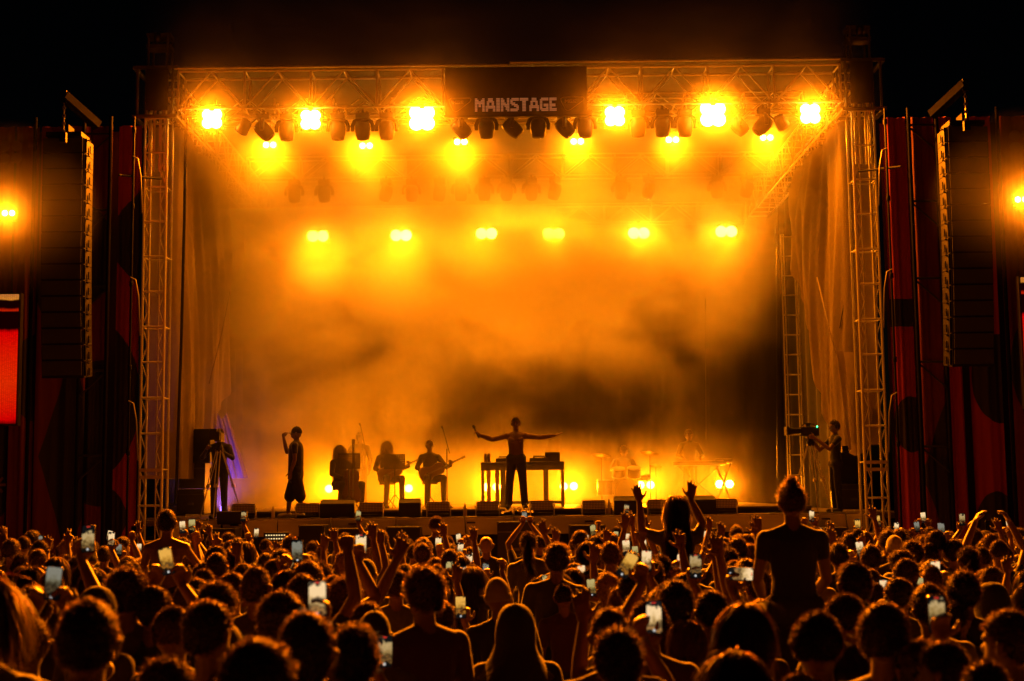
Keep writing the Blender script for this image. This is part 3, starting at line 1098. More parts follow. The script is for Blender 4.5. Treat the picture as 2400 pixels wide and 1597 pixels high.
    if style == 'long':
        # the fall of hair down the back
        def fall(u, v):
            a = (u - 0.5) * 2
            z = 1.66 - 0.5 * v
            x = a * (0.088 + 0.03 * sin(v * 3)) * (1 - 0.15 * v)
            return (x + 0.006 * sin(a * 19 + v * 5), -0.075 - 0.055 * cos(a * 1.4) - 0.035 * v + 0.006 * sin(a * 31), z)
        mb.grid(fall, 24, 12)
        mb.grid(lambda u, v: tuple(Vector(fall(u, v)) + Vector((0, 0.045, 0))), 16, 10)
        for k in range(1500):
            u, v = rnd.random(), rnd.random() ** 0.8 * 0.95
            p = Vector(fall(u, v)) + Vector((rnd.gauss(0, 0.006), -0.004, 0))
            strand(p, ((u - 0.5) * 0.5, -0.15, -1), rnd.uniform(0.1, 0.24), 0.005, 0.3, 0.003, 3)
    if style == 'ponytail':
        def tail(u, v):
            a = u * 2 * pi
            r = (0.022 + 0.022 * sin(min(v * 1.6, 1) * pi * 0.8)) * (1.05 - 0.6 * v)
            return (r * cos(a) * 1.15 + 0.02 * sin(v * 4), -0.12 - 0.06 * sin(v * 2.2) + r * sin(a), 1.68 - 0.34 * v)
        mb.grid(tail, 12, 10)
        for k in range(900):
            u, v = rnd.random(), rnd.random() * 0.9
            strand(tail(u, v), (rnd.gauss(0, 0.25), -0.1 + rnd.gauss(0, 0.2), -1), rnd.uniform(0.06, 0.14), 0.01, 0.2, 0.0028, 3)
    if style == 'bun':
        c = Vector((0, -0.035, 1.772))
        def bn(u, v):
            a, b = u * 2 * pi, v * pi
            r = 0.034 * (1 + 0.14 * mnoise.noise(Vector((cos(a) * 2, sin(a) * 2, v * 4)) + so))
            return (c.x + r * sin(b) * cos(a), c.y + r * sin(b) * sin(a), c.z + r * 0.85 * cos(b))
        mb.grid(bn, 16, 10)
        for k in range(500):
            n = Vector((rnd.gauss(0, 1), rnd.gauss(0, 1), rnd.gauss(0, 1))).normalized()
            strand(c + n * 0.031, n + Vector((rnd.gauss(0, .5),) * 3), rnd.uniform(0.015, 0.04), 0.02, 0.0, 0.0022, 3)
    mb.mi = [0 if i < nu * nv else 1 for i in range(len(mb.f))]
    me = mb.mesh('hair', [M_HAIRBASE, M_HAIR], True)
    HAIRS[key] = me
    return me

def headwear_mesh(kind):
    if kind in HAIRS:
        return HAIRS[kind]
    mb = MB()
    if kind in ('cap', 'beanie'):
        k = 1.13 if kind == 'beanie' else 1.1
        def dome(u, v):
            a, b = u * 2 * pi, v * pi * 0.56
            r = 1.0 + (0.012 * sin(a * 3) if kind == 'cap' else 0.02 * sin(a * 26) * v)
            return (HR.x * k * r * sin(b) * cos(a), HC.y + HR.y * k * r * sin(b) * sin(a), HC.z + 0.012 + HR.z * k * cos(b))
        mb.grid(dome, 36, 14)
        if kind == 'cap':
            def peak(u, v):
                a = (u - 0.5) * pi * 0.9
                r = 1.06 + 0.75 * v * cos(a * 0.9)
                return (HR.x * 1.06 * sin(a) * (1 + 0.1 * v), HC.y + HR.y * r * cos(a) * 0.98, HC.z + 0.012 - 0.01 * v - 0.012 * abs(sin(a)))
            mb.grid(peak, 14, 5)
            mb.grid(lambda u, v: tuple(Vector(peak(u, v)) - Vector((0, 0, 0.004))), 14, 5)
            mb.lathe([(0.008, 0), (0.006, 0.008), (0.001, 0.01)], 8, 'z', (0, HC.y, HC.z + 0.012 + HR.z * 1.1))
        else:
            mb.lathe([(HR.x * 1.16, -0.03), (HR.x * 1.24, -0.02), (HR.x * 1.24, 0.015), (HR.x * 1.16, 0.02)], 30, 'z', (0, HC.y, HC.z))
    else:
        def hd(u, v):
            a = (u - 0.5) * 2 * pi * 0.80 - pi / 2
            w = v
            z = 1.80 - 0.42 * w ** 1.2
            prof = sqrt(max(0.0, 1 - (1 - min(w * 2.0, 1)) ** 2))
            r = 0.112 * prof + 0.11 * max(0.0, (w - 0.6) / 0.4) ** 1.6
            r *= 1 + 0.03 * sin(a * 5 + w * 6)
            return (r * cos(a), -0.015 + r * 1.2 * sin(a) * (0.95), z)
        mb.grid(hd, 36, 20)
        mb.grid(lambda u, v: tuple(Vector((0, -0.015, 1.62)) + (Vector(hd(u, v)) - Vector((0, -0.015, 1.62))) * 0.94), 36, 20)
    me = mb.mesh(kind, M_CAP, True)
    HAIRS[kind] = me
    return me

HAIRCOL = [(0.022, 0.014, 0.010), (0.03, 0.018, 0.011), (0.045, 0.026, 0.014), (0.014, 0.011, 0.010), (0.07, 0.04, 0.02)]
BLOND = (0.30, 0.19, 0.09)
SHIRTS = [((0.012, 0.012, 0.013), 'black'), ((0.02, 0.02, 0.024), 'black'), ((0.05, 0.05, 0.055), 'charcoal'), ((0.16, 0.15, 0.14), 'pale'),
          ((0.02, 0.03, 0.06), 'navy'), ((0.05, 0.04, 0.035), 'brown'), ((0.05, 0.012, 0.012), 'dark red'), ((0.08, 0.08, 0.08), 'grey'), ((0.012, 0.012, 0.013), 'black')]
HAIRWORD = {'crop': 'close-cropped', 'short': 'short-haired', 'mop': 'tousled mop-haired', 'curly': 'curly-haired', 'afro': 'big curly-haired', 'bob': 'bob-haired',
            'long': 'long-haired', 'bun': 'hair-bun wearing', 'ponytail': 'ponytailed', 'cap': 'cap-wearing', 'beanie': 'beanie-wearing', 'hood': 'hooded', 'bald': 'shaven-headed'}
CROWD = []          # everyone placed: dict(px, py, Y, X, obj, words)
prnd = random.Random(11)
def add_person(loc, scale, yaw, style, pose, shirt=None, hcol=None, lift=0.0, lean=0.0):
    o = bpy.data.objects.new('person', body(pose))
    COL.objects.link(o)
    o.location = (loc[0], loc[1], lift)
    o.scale = (scale * prnd.uniform(0.97, 1.06), scale, scale)
    o.rotation_euler = (lean + prnd.gauss(0, 0.03), prnd.gauss(0, 0.035), yaw)
    sc_, sw = shirt or prnd.choice(SHIRTS)
    o.color = (*sc_, 1)
    if style in STYLES:
        h = bpy.data.objects.new('hair', hair_mesh(style, prnd.randrange(2)))
    elif style != 'bald':
        h = bpy.data.objects.new(style, headwear_mesh(style))
    else:
        h = None
    if h:
        COL.objects.link(h)
        h.parent = o
        if style in STYLES:
            c = hcol or prnd.choice(HAIRCOL)
            h.color = (*c, 1)
            h.scale = (prnd.choice((-1, 1)) * prnd.uniform(0.93, 1.12), prnd.uniform(0.94, 1.1), 1)
        else:
            h.color = (*(prnd.choice([(0.03, 0.03, 0.03), (0.25, 0.2, 0.15), (0.02, 0.02, 0.04)]) if style != 'hood' else (0.018, 0.018, 0.018)), 1)
    o['sw'] = sw
    return o

def place(px, top, w, style='short', pose='down', yaw=None, shirt=None, hcol=None, hmin=1.58, hmax=1.98):
    """a standing person whose head top shows at pixel (px, top) and whose head is w pixels wide"""
    full = 1.75 + TOPADD[style]
    Y = WIDTH[style] * FPX / w
    for _ in range(4):
        p = at(px, top, Y)
        s = p.z / full
        Y = WIDTH[style] * s * FPX / w
    if s * 1.75 < hmin or s * 1.75 > hmax:
        s = (hmin if s * 1.75 < hmin else hmax) / 1.75
        q = at(px, top, 10.0)
        k = (q.z - CAMZ) / 10.0
        Y = min(max((s * full - CAMZ) / k, 1.8), 24) if k < 0 else Y
        p = at(px, top, Y)
        s = p.z / full
    y = yaw if yaw is not None else prnd.gauss(0, 0.45)
    o = add_person((p.x, p.y), s, y, style, pose, shirt, hcol)
    CROWD.append(dict(px=px, py=top, Y=Y, X=p.x, o=o, style=style, pose=pose, blond=hcol == BLOND))
    return o
# ================================================================== the crowd
# heads read off the photograph: centre x, top y, width, hair, (pose)
HEADS = [
 (8, 1345, 190, 'long'), (190, 1400, 148, 'short'), (337, 1322, 94, 'mop'), (423, 1422, 88, 'crop'), (390, 1528, 125, 'mop'), (527, 1400, 112, 'short'),
 (518, 1452, 108, 'cap'), (605, 1478, 165, 'short'), (516, 1357, 92, 'mop'), (520, 1335, 65, 'short'), (617, 1324, 74, 'short'), (645, 1378, 112, 'curly'),
 (446, 1325, 45, 'bob'), (489, 1317, 50, 'curly'), (456, 1311, 42, 'mop'), (293, 1302, 42, 'short'), (496, 1278, 48, 'curly'), (504, 1295, 50, 'short'),
 (70, 1278, 40, 'bob'), (108, 1277, 36, 'short'), (14, 1292, 40, 'mop'), (52, 1298, 37, 'ponytail'), (48, 1324, 32, 'short'), (10, 1332, 36, 'short'),
 (203, 1330, 62, 'bob'), (200, 1372, 92, 'beanie'), (130, 1338, 60, 'short'), (250, 1287, 30, 'short'), (316, 1315, 50, 'curly'), (363, 1303, 36, 'mop'),
 (661, 1284, 48, 'mop'), (738, 1298, 44, 'short'), (748, 1318, 48, 'ponytail'), (706, 1352, 60, 'mop'), (843, 1347, 76, 'mop'), (895, 1261, 42, 'afro'),
 (868, 1308, 56, 'cap'), (993, 1322, 96, 'mop', 'down', 0.55), (870, 1409, 77, 'short'), (860, 1429, 85, 'cap'), (655, 1428, 145, 'short'), (722, 1537, 97, 'short'),
 (1029, 1305, 32, 'short'), (1057, 1280, 26, 'ponytail'), (1086, 1301, 42, 'bob'), (1119, 1327, 34, 'long', 'phone_mid'), (952, 1262, 24, 'short'),
 (929, 1281, 36, 'mop'), (909, 1308, 34, 'bob'), (728, 1266, 28, 'mop'), (755, 1276, 28, 'short'), (671, 1268, 28, 'mop'), (627, 1263, 27, 'curly'), (607, 1294, 32, 'curly'),
 (1326, 1272, 44, 'mop'), (1350, 1318, 36, 'bob'), (1328, 1340, 46, 'long'), (1436, 1340, 61, 'curly', 'down', 0.4, 1), (1460, 1372, 54, 'bob', 'down', 0.1, 1),
 (1491, 1390, 64, 'mop'), (1453, 1421, 76, 'long'), (1573, 1367, 92, 'afro'), (1590, 1327, 52, 'mop', 'down', -0.2, 1), (1504, 1460, 115, 'mop'),
 (1615, 1452, 80, 'bob', 'down', 0.0, 1), (1645, 1516, 140, 'long'), (1718, 1408, 130, 'bob'), (1532, 1271, 32, 'curly'), (1581, 1287, 42, 'mop'),
 (1397, 1257, 34, 'mop'), (1410, 1276, 40, 'curly'), (1407, 1330, 32, 'ponytail'), (1507, 1247, 32, 'beanie'), (1642, 1250, 30, 'crop'), (1738, 1286, 42, 'ponytail'), (1745, 1272, 42, 'mop'),
 (1979, 1311, 80, 'short'), (1903, 1428, 110, 'crop'), (2020, 1388, 85, 'crop'), (2098, 1410, 115, 'short'), (1993, 1505, 80, 'bob'), (2220, 1502, 115, 'short'),
 (2207, 1363, 90, 'curly'), (2352, 1361, 85, 'hood'), (2266, 1332, 76, 'mop'), (2165, 1308, 74, 'afro'), (2094, 1307, 60, 'short'), (2109, 1352, 62, 'short'),
 (2190, 1345, 50, 'bob'), (2037, 1332, 45, 'short'), (2118, 1284, 54, 'mop'), (2048, 1275, 48, 'short'), (2182, 1241, 44, 'curly'), (2222, 1243, 33, 'curly'),
 (2157, 1272, 42, 'crop'), (2250, 1261, 46, 'short'), (2251, 1284, 46, 'ponytail'), (2318, 1280, 42, 'crop'), (2357, 1280, 38, 'crop'), (2336, 1248, 40, 'short'),
 (2382, 1258, 40, 'curly'), (2006, 1248, 37, 'short'), (2105, 1262, 50, 'mop'), (2330, 1442, 90, 'beanie'), (2283, 1411, 60, 'ponytail'), (2345, 1543, 120, 'crop'),
 (1915, 1572, 110, 'short', 'down', 0.0, 1), (2402, 1420, 110, 'short'), (1770, 1425, 78, 'bob'), (2365, 1324, 48, 'short'), (2317, 1332, 46, 'short'),
 (1988, 1287, 36, 'curly', 'down', 0.0, 1), (2030, 1301, 40, 'curly'), (1928, 1262, 28, 'short'), (1955, 1260, 27, 'mop'),
]
for hi_, h in enumerate(HEADS):
    if h[3] == 'curly' and hi_ % 2 == 0 and h[2] < 85:
        h = (h[0], h[1], h[2], ('short', 'crop', 'ponytail', 'short', 'bob')[hi_ // 2 % 5]) + h[4:]
    pose = h[4] if len(h) > 4 else 'down'
    place(h[0], h[1], h[2], h[3], pose, h[5] if len(h) > 5 else None, hcol=BLOND if len(h) > 6 else None)
SPECIAL = []
BLK = ((0.012, 0.012, 0.013), 'black')
def special(o, label):
    CROWD[-1]['label'] = label
    return o
special(place(1212, 1410, 98, 'hood', 'broad', 0.0, BLK), 'broad person in a black hooded top, seen from behind in the aisle gap')
special(place(1211, 1348, 66, 'beanie', 'down', 0.0, BLK), 'person in a dark knitted hat just behind the broad hooded figure')
special(place(1145, 1257, 30, 'bald', 'down', 0.0, BLK), 'shaven-headed steward in a black T-shirt standing at the aisle beside the phones')
special(place(1266, 1255, 29, 'crop', 'broad', 0.15, BLK), 'steward in a long-sleeved black shirt beside the arms-up photographer')
special(place(1006, 1209, 31, 'crop', 'down', 0.0, BLK), 'head and shoulders of a crew member against the stage fascia')

def rider(px, top, w, style, pose, label, hcol=None, shirt=None, yaw=0.0):
    Y = WIDTH[style] * FPX / w
    p = at(px, top, Y)
    lift = p.z - 1.75 - TOPADD[style]
    o = add_person((p.x, Y), 1.0, yaw, style, pose, shirt, hcol, lift)
    o.rotation_euler = (0, 0, yaw)
    o.scale = (0.95, 1, 1)
    CROWD.append(dict(px=px, py=top, Y=Y, X=p.x, o=o, style=style, pose=pose, blond=False, label=label))
    c = add_person((p.x, Y + 0.1), min(1.0, (lift + 0.95) / 1.44), 0.0, 'short', 'down')
    q = CAMZ - c.scale[2] * 1.77
    CROWD.append(dict(px=px, py=1150 + q / (Y + 0.1) * FPX, Y=Y + 0.1, X=p.x, o=c, style='short', pose='down', blond=False,
                      label='person carrying the %s on their shoulders' % {'ride': 'woman with pinned-up hair', 'ride_up': 'arms-raised long-haired girl', 'ride_bare': 'shirtless man'}[pose]))
rider(1853, 1128, 66, 'bun', 'ride', 'woman with pinned-up fair hair and dark sleeveless top riding on shoulders', (0.12, 0.07, 0.03), BLK)
rider(1585, 1160, 54, 'long', 'ride_up', 'girl with long straight hair riding on shoulders with both arms raised', (0.03, 0.018, 0.011))
rider(393, 1193, 46, 'short', 'ride_bare', 'shirtless man with dark hair raised above the crowd before the tower')

# raised hands: x, top y of the hand, depth
def place_hand(px, py, Y, poses, yaw=0.0, shirt=None, style=None):
    best = None
    for po in poses:
        body(po)
        h = HANDAT[po]
        s = at(px, py, Y).z / h.z
        if best is None or abs(s - 1) < abs(best[1] - 1):
            best = (po, s)
    po, s = best
    if not 0.88 < s < 1.13:
        s = min(max(s, 0.88), 1.13)
        k = (at(px, py, 10.0).z - CAMZ) / 10.0
        if abs(k) > 1e-4 and 3 < (s * HANDAT[po].z - CAMZ) / k < 22:
            Y = (s * HANDAT[po].z - CAMZ) / k
        s = at(px, py, Y).z / HANDAT[po].z
        s = min(max(s, 0.84), 1.16)
    h = HANDAT[po]
    p = at(px, py, Y)
    loc = (p.x - s * h.x, Y - s * h.y)
    st_ = style or prnd.choice(['curly', 'mop', 'short', 'short', 'bob', 'ponytail', 'crop'])
    o = add_person(loc, s, yaw, st_, po, shirt)
    o.scale = (s, s, s)
    dz = CAMZ - s * (1.75 + TOPADD[st_])
    CROWD.append(dict(px=1200 + (loc[0] / loc[1]) * FPX, py=1150 + dz / loc[1] * FPX, Y=loc[1], X=loc[0], o=o, style=st_, pose=po, blond=False))
    return p, s, po
R = ['reach_r', 'reach_low', 'reach_l', 'reach_low_l']
for a in [(8, 1250, 15), (122, 1253, 16), (176, 1255, 16), (558, 1262, 12), (755, 1247, 15), (815, 1238, 15), (868, 1230, 16), (1057, 1225, 16), (1096, 1232, 15),
          (1330, 1238, 16), (1366, 1262, 12), (1425, 1234, 16), (1475, 1200, 17), (1582, 1240, 11.5), (1692, 1250, 9.5), (1775, 1206, 15), (1752, 1215, 15),
          (1950, 1222, 16), (1966, 1232, 15), (2052, 1186, 17), (2345, 1215, 16), (640, 1262, 16), (520, 1262, 15), (1655, 1262, 10.5)]:
    place_hand(*a, R)
place_hand(975, 1262, 9.5, ['reach_out'])
place_hand(1346, 1375, 7.2, ['reach_low_l', 'reach_l'])
place_hand(772, 1222, 8.5, ['fist'], shirt=BLK)
place_hand(935, 1240, 15, ['fist', 'reach_low'])
place_hand(152, 1236, 15, ['point', 'reach_low'])
place_hand(528, 1248, 14, ['point', 'reach_low'])
place_hand(2317, 1190, 14, ['heart'])
place_hand(1500, 1207, 15, ['both_up'])
place_hand(1715, 1228, 14.5, ['both_up'])

# phones held up: x, y of the centre, width on the photo, screen kind
def screen_mat(name, bright, tint, dark_top):
    m = bpy.data.materials.new(name)
    m.use_nodes = True
    nt = m.node_tree
    nt.nodes.remove(nt.nodes['Principled BSDF'])
    e = nt.nodes.new('ShaderNodeEmission')
    tc = nt.nodes.new('ShaderNodeTexCoord')
    sp = nt.nodes.new('ShaderNodeSeparateXYZ')
    nt.links.new(tc.outputs['Object'], sp.inputs[0])
    oi = nt.nodes.new('ShaderNodeObjectInfo')
    ad = nt.nodes.new('ShaderNodeMath')
    ad.operation = 'MULTIPLY_ADD'
    nt.links.new(sp.outputs[2], ad.inputs[0])
    ad.inputs[1].default_value = 1 / 0.15
    ad.inputs[2].default_value = 0.12
    ns = nt.nodes.new('ShaderNodeTexNoise')
    ns.noise_dimensions = '4D'
    ns.inputs['Scale'].default_value = 55
    ns.inputs['Detail'].default_value = 2
    nt.links.new(tc.outputs['Object'], ns.inputs['Vector'])
    m10 = nt.nodes.new('ShaderNodeMath')
    m10.operation = 'MULTIPLY'
    m10.inputs[1].default_value = 50
    nt.links.new(oi.outputs['Random'], m10.inputs[0])
    nt.links.new(m10.outputs[0], ns.inputs['W'])
    wob = nt.nodes.new('ShaderNodeMath')
    wob.operation = 'MULTIPLY_ADD'
    wob.inputs[1].default_value = 0.62
    nt.links.new(ns.outputs['Fac'], wob.inputs[0])
    sh_ = nt.nodes.new('ShaderNodeMath')
    sh_.operation = 'MULTIPLY_ADD'
    sh_.inputs[1].default_value = 0.22
    nt.links.new(oi.outputs['Random'], sh_.inputs[0])
    nt.links.new(ad.outputs[0], sh_.inputs[2])
    nt.links.new(sh_.outputs[0], wob.inputs[2])
    rp = nt.nodes.new('ShaderNodeValToRGB')
    cr = rp.color_ramp
    t = tint
    stops = [(0.0, (0.005, 0.005, 0.006)), (0.20, (0.01, 0.008, 0.006)), (0.27, (t[0] * .5, t[1] * .35, t[2] * .2)), (0.36, (0.06, 0.035, 0.015)), (0.45, (t[0] * .35, t[1] * .3, t[2] * .2)),
             (0.55, (t[0] * .7, t[1] * .65, t[2] * .5)), (0.72, t), (0.97 if not dark_top else 0.80, t), (1.0 if not dark_top else 0.86, (0.01, 0.01, 0.01))]
    while len(cr.elements) < len(stops):
        cr.elements.new(0.5)
    for el, (pp, c) in zip(cr.elements, stops):
        el.position = min(pp, 1.0)
        el.color = (*c, 1)
    nt.links.new(wob.outputs[0], rp.inputs[0])
    nt.links.new(rp.outputs[0], e.inputs[0])
    e.inputs[1].default_value = bright
    nt.links.new(e.outputs[0], nt.nodes['Material Output'].inputs['Surface'])
    m.cycles.emission_sampling = 'NONE'
    return m
SCREENS = {'w': (screen_mat('pale_phone_screen', 0.95, (1.0, 0.68, 0.34), False), 'bright pale'),
           'a': (screen_mat('amber_phone_screen', 0.8, (1.0, 0.5, 0.08), False), 'glowing amber'),
           'y': (screen_mat('yellow_phone_screen', 0.5, (0.95, 0.72, 0.25), False), 'dim yellow'),
           'g': (screen_mat('grey_phone_screen', 0.3, (0.7, 0.66, 0.5), False), 'dim grey'),
           'd': (screen_mat('dark_phone_screen', 0.55, (0.9, 0.6, 0.25), True), 'mostly dark'),
           'k': (None, 'unlit')}
M_PHONE = mat('phone_shell', (0.02, 0.02, 0.022), 0.25, 0.3)
M_RED = emat('recording_mark', (1.0, 0.05, 0.02), 0.8)
M_DOT = emat('shutter_mark', (0.9, 0.85, 0.8), 0.7)
def rounded(w, h, r, n=5):
    pts = []
    for cx, cz, a0 in ((w / 2 - r, h / 2 - r, 0), (-w / 2 + r, h / 2 - r, pi / 2), (-w / 2 + r, -h / 2 + r, pi), (w / 2 - r, -h / 2 + r, 1.5 * pi)):
        for k in range(n):
            a = a0 + pi / 2 * k / (n - 1)
            pts.append((cx + r * cos(a), cz + r * sin(a)))
    return pts
PH_SHELL = MB().prism(rounded(0.075, 0.154, 0.011), -0.004, 0.004).mesh('phone_shell', M_PHONE)
PH_SCREEN = {}
for k, (m, _) in SCREENS.items():
    PH_SCREEN[k] = MB().prism(rounded(0.069, 0.147, 0.008), -0.0052, -0.0045).mesh('phone_screen', m or mat('black_glass', (0.01, 0.01, 0.012), 0.08))
PH_CAM = MB().box((0.018, 0.006, 0.052), (0.028, 0.004, 0.034)).mesh('camera_bump', M_PHONE)
PH_BTN = MB().lathe([(0.0065, -0.0056), (0.0065, -0.0058)], 10, 'y', (0, 0, -0.06)).mesh('shutter_mark', M_DOT)
PH_REC = MB().box((0, -0.0057, 0.066), (0.018, 0.0005, 0.005)).mesh('recording_mark', M_RED)
PHONES = []
PHONE_LIST = [(207, 1263, 31, 'd'), (95, 1266, 11, 'g'), (279, 1290, 14, 'g'), (313, 1247, 13, 'k'), (326, 1286, 11, 'w'), (428, 1236, 14, 'w'), (391, 1316, 31, 'a'), (125, 1368, 38, 'g'),
 (271, 1355, 16, 'w'), (601, 1250, 11, 'w'), (697, 1292, 26, 'g'), (846, 1278, 26, 'w'), (744, 1404, 42, 'w'), (902, 1527, 36, 'd'), (1080, 1424, 25, 'a'), (1005, 1284, 12, 'w'),
 (1027, 1275, 15, 'w'), (1042, 1290, 12, 'g'), (1075, 1263, 12, 'w'), (1079, 1287, 14, 'w'), (1099, 1316, 16, 'w'), (1086, 1345, 17, 'w'), (1053, 1333, 17, 'y'), (1113, 1307, 11, 'w'),
 (1126, 1290, 13, 'y'), (1139, 1334, 15, 'g'), (675, 1325, 20, 'y'), (1280, 1364, 15, 'y'), (1300, 1315, 14, 'g'), (1372, 1268, 14, 'w'), (1390, 1243, 13, 'y'), (1398, 1296, 15, 'w'),
 (1426, 1265, 13, 'd'), (1443, 1258, 12, 'y'), (1439, 1293, 16, 'w'), (1471, 1263, 12, 'w'), (1468, 1285, 18, 'w'), (1489, 1296, 15, 'y'), (1510, 1233, 13, 'w'), (1509, 1275, 13, 'w'),
 (1470, 1325, 30, 'a'), (1515, 1315, 24, 'w'), (1553, 1308, 18, 'a'), (1596, 1316, 20, 'w'), (1630, 1327, 28, 'd'), (1386, 1378, 20, 'y'), (1364, 1345, 19, 'w'), (1533, 1447, 37, 'w'),
 (1735, 1345, 30, 'w'), (1902, 1210, 13, 'w'), (1947, 1253, 12, 'w'), (1921, 1248, 12, 'y'), (1945, 1280, 14, 'g'), (2010, 1230, 13, 'a'), (2057, 1222, 13, 'a'), (2101, 1236, 11, 'w'),
 (2016, 1288, 18, 'w'), (2255, 1218, 14, 'd'), (2158, 1290, 12, 'y'), (2192, 1338, 22, 'w'), (2072, 1378, 18, 'w'), (2154, 1378, 23, 'y'), (2195, 1440, 42, 'd'), (2131, 1266, 11, 'k'), (2315, 1232, 11, 'k')]
for (px, py, w, kind) in PHONE_LIST:
    Y = 0.075 * FPX / w
    Y = min(Y, 18.5)
    flat = px == 1735
    p, s, po = place_hand(px, py, Y, ['phone_low', 'phone_mid', 'phone_high', 'phone_left', 'phone_two'])
    Y = p.y
    t = thing('phone', None, 'phone', p, (prnd.gauss(-0.08, 0.06), prnd.gauss(0, 0.07), prnd.gauss(0, 0.12)), group='phones held up in the crowd')
    if flat:
        t.rotation_euler = (-0.1, pi / 2 + 0.05, 0)
    if px in (1470, 675):
        t.rotation_euler[1] = 0.55
    k = min(max(w * Y / FPX / 0.075, 0.85), 1.2)
    t.scale = (k, k, k)
    obj('shell', PH_SHELL, t)
    sc_ = obj('screen', PH_SCREEN[kind], t)
    obj('camera_bump', PH_CAM, t)
    if w >= 18:
        obj('shutter_button', PH_BTN, sc_)
        if kind in 'dw':
            obj('recording_mark', PH_REC, sc_)
    PHONES.append((px, py, t, SCREENS[kind][1], w))

# the photographer steward in the aisle, both arms straight up with a phone
CROWD_LM = [(150, 'the wall banner'), (360, 'the lattice tower'), (510, 'the tripod camera'), (690, 'the man in black'), (800, 'the cellist'), (1010, 'the seated guitarist'), (1205, 'the singer'),
            (1345, 'the deck table'), (1500, 'the drum kit'), (1650, 'the keyboard player'), (1850, 'the woman on shoulders'), (1960, 'the headset cameraman'), (2070, 'the far tower'), (2250, 'the hanging speakers'), (2390, 'the red screen')]
def landmark(px):
    return min(CROWD_LM, key=lambda a: abs(a[0] - px))[1]
special(place(1230, 1263, 26, 'crop', 'steward_photo', 0.0, BLK), 'steward in a printed black T-shirt photographing the stage with both arms up')
ph = thing('phone', 'phone lifted in both hands by the steward in the printed T-shirt', 'phone', CROWD[-1]['o'].location + Vector((0, 0.22, 2.1)) * CROWD[-1]['o'].scale[2], group='phones held up in the crowd')
obj('shell', PH_SHELL, ph)
obj('screen', PH_SCREEN['g'], ph)
obj('camera_bump', PH_CAM, ph)

# everyone else: fill the rows with people wherever there is room
def room(x, y, r):
    return all((c['X'] - x) ** 2 + (c['Y'] - y) ** 2 > r * r for c in CROWD)
frnd = random.Random(5)
KEEP = [(q[0], q[1], min(0.075 * FPX / q[2], 18.5)) for q in PHONE_LIST] + [(h[0], h[1], 0.21 * FPX / h[2]) for h in HEADS if h[2] < 60] + [(1145, 1257, 18), (1266, 1255, 18), (1230, 1263, 18), (1006, 1209, 18)]
fill = 0
tries = 0
while fill < 105 and tries < 9000:
    tries += 1
    y = frnd.uniform(9.0, 20.6) if tries % 4 else frnd.uniform(14, 20.6)
    x = frnd.uniform(-0.375, 0.375) * y
    if -0.62 < x < 0.82:
        continue
    if not room(x, y, 0.5):
        continue
    hgt = frnd.uniform(0.92, 1.02)
    cpx, cpy = 1200 + x / y * FPX, 1150 + (CAMZ - hgt * 1.8) / y * FPX
    if any(abs(cpx - q[0]) < 0.16 * FPX / y and cpy < q[1] + 10 and y < q[2] for q in KEEP):
        continue
    st_ = frnd.choices(['short', 'curly', 'mop', 'crop', 'bob', 'long', 'afro', 'cap', 'beanie', 'ponytail'], [6, 4, 5, 3, 2, 2, 0.7, 0.8, 0.4, 2.5])[0]
    po = 'down'
    if y > 11.5 and frnd.random() < 0.42:
        po = frnd.choice(['reach_r', 'reach_low', 'reach_low_l', 'both_up', 'fist', 'phone_mid', 'phone_low', 'phone_high', 'phone_two', 'point'])
    if abs(cpx - 1853) < 75:
        po = 'down'
    o = add_person((x, y), hgt, frnd.gauss(0, 0.3), st_, po, hcol=BLOND if frnd.random() < 0.06 else None)
    if po.startswith('phone'):
        body(po)
        o.rotation_euler = (0, 0, 0)
        o.scale = (hgt,) * 3
        hp = Vector((x, y, 0)) + HANDAT[po] * hgt
        kind = frnd.choice('wwyygaad')
        t = thing('phone', None, 'phone', hp, (frnd.gauss(-0.08, 0.06), frnd.gauss(0, 0.08), frnd.gauss(0, 0.1)), group='phones held up in the crowd')
        obj('shell', PH_SHELL, t)
        obj('screen', PH_SCREEN[kind], t)
        obj('camera_bump', PH_CAM, t)
        PHONES.append((1200 + hp.x / hp.y * FPX, 1200, t, SCREENS[kind][1], 0.075 * FPX / hp.y))
    dz = CAMZ - hgt * (1.75 + TOPADD[st_])
    CROWD.append(dict(px=1200 + x / y * FPX, py=1150 + dz / y * FPX, Y=y, X=x, o=o, style=st_, pose=po, blond=False))
    fill += 1

POSEWORD = {'down': '', 'reach_r': ' reaching one open hand up', 'reach_l': ' reaching one open hand up', 'reach_low': ' lifting one open hand', 'reach_low_l': ' lifting one open hand', 'reach_out': ' stretching a splayed hand out',
            'fist': ' punching a fist up', 'point': ' pointing a finger up', 'heart': ' making a hand heart', 'both_up': ' with both hands up', 'phone_two': ' filming with both hands',
            'phone_low': ' filming at eye level', 'phone_mid': ' filming over heads', 'phone_high': ' filming from a stretched arm', 'phone_left': ' filming with one hand'}
def rows(Y):
    return 'front rows' if Y > 15 else ('middle rows' if Y > 9.5 else ('rear rows' if Y > 5.5 else 'last row'))
from collections import defaultdict
def number(groups):
    for lab, items in groups.items():
        items.sort(key=lambda c: c[0])
        for i, (_, o) in enumerate(items):
            o['label'] = lab if len(items) == 1 else '%s, %s along' % (lab, ORD[i])
gl = defaultdict(list)
for c in CROWD:
    o = c['o']
    sw = o['sw']
    del o['sw']
    o['category'] = 'person'
    o['group'] = 'concert crowd'
    if 'label' in c:
        o['label'] = c['label']
        continue
    lab = '%s%s person%s, %s below %s' % ('fair ' if c['blond'] else '', HAIRWORD[c['style']], POSEWORD[c['pose']] or ' in %s top' % sw, rows(c['Y']), landmark(c['px']))
    gl[lab].append((c['px'], o))
number(gl)
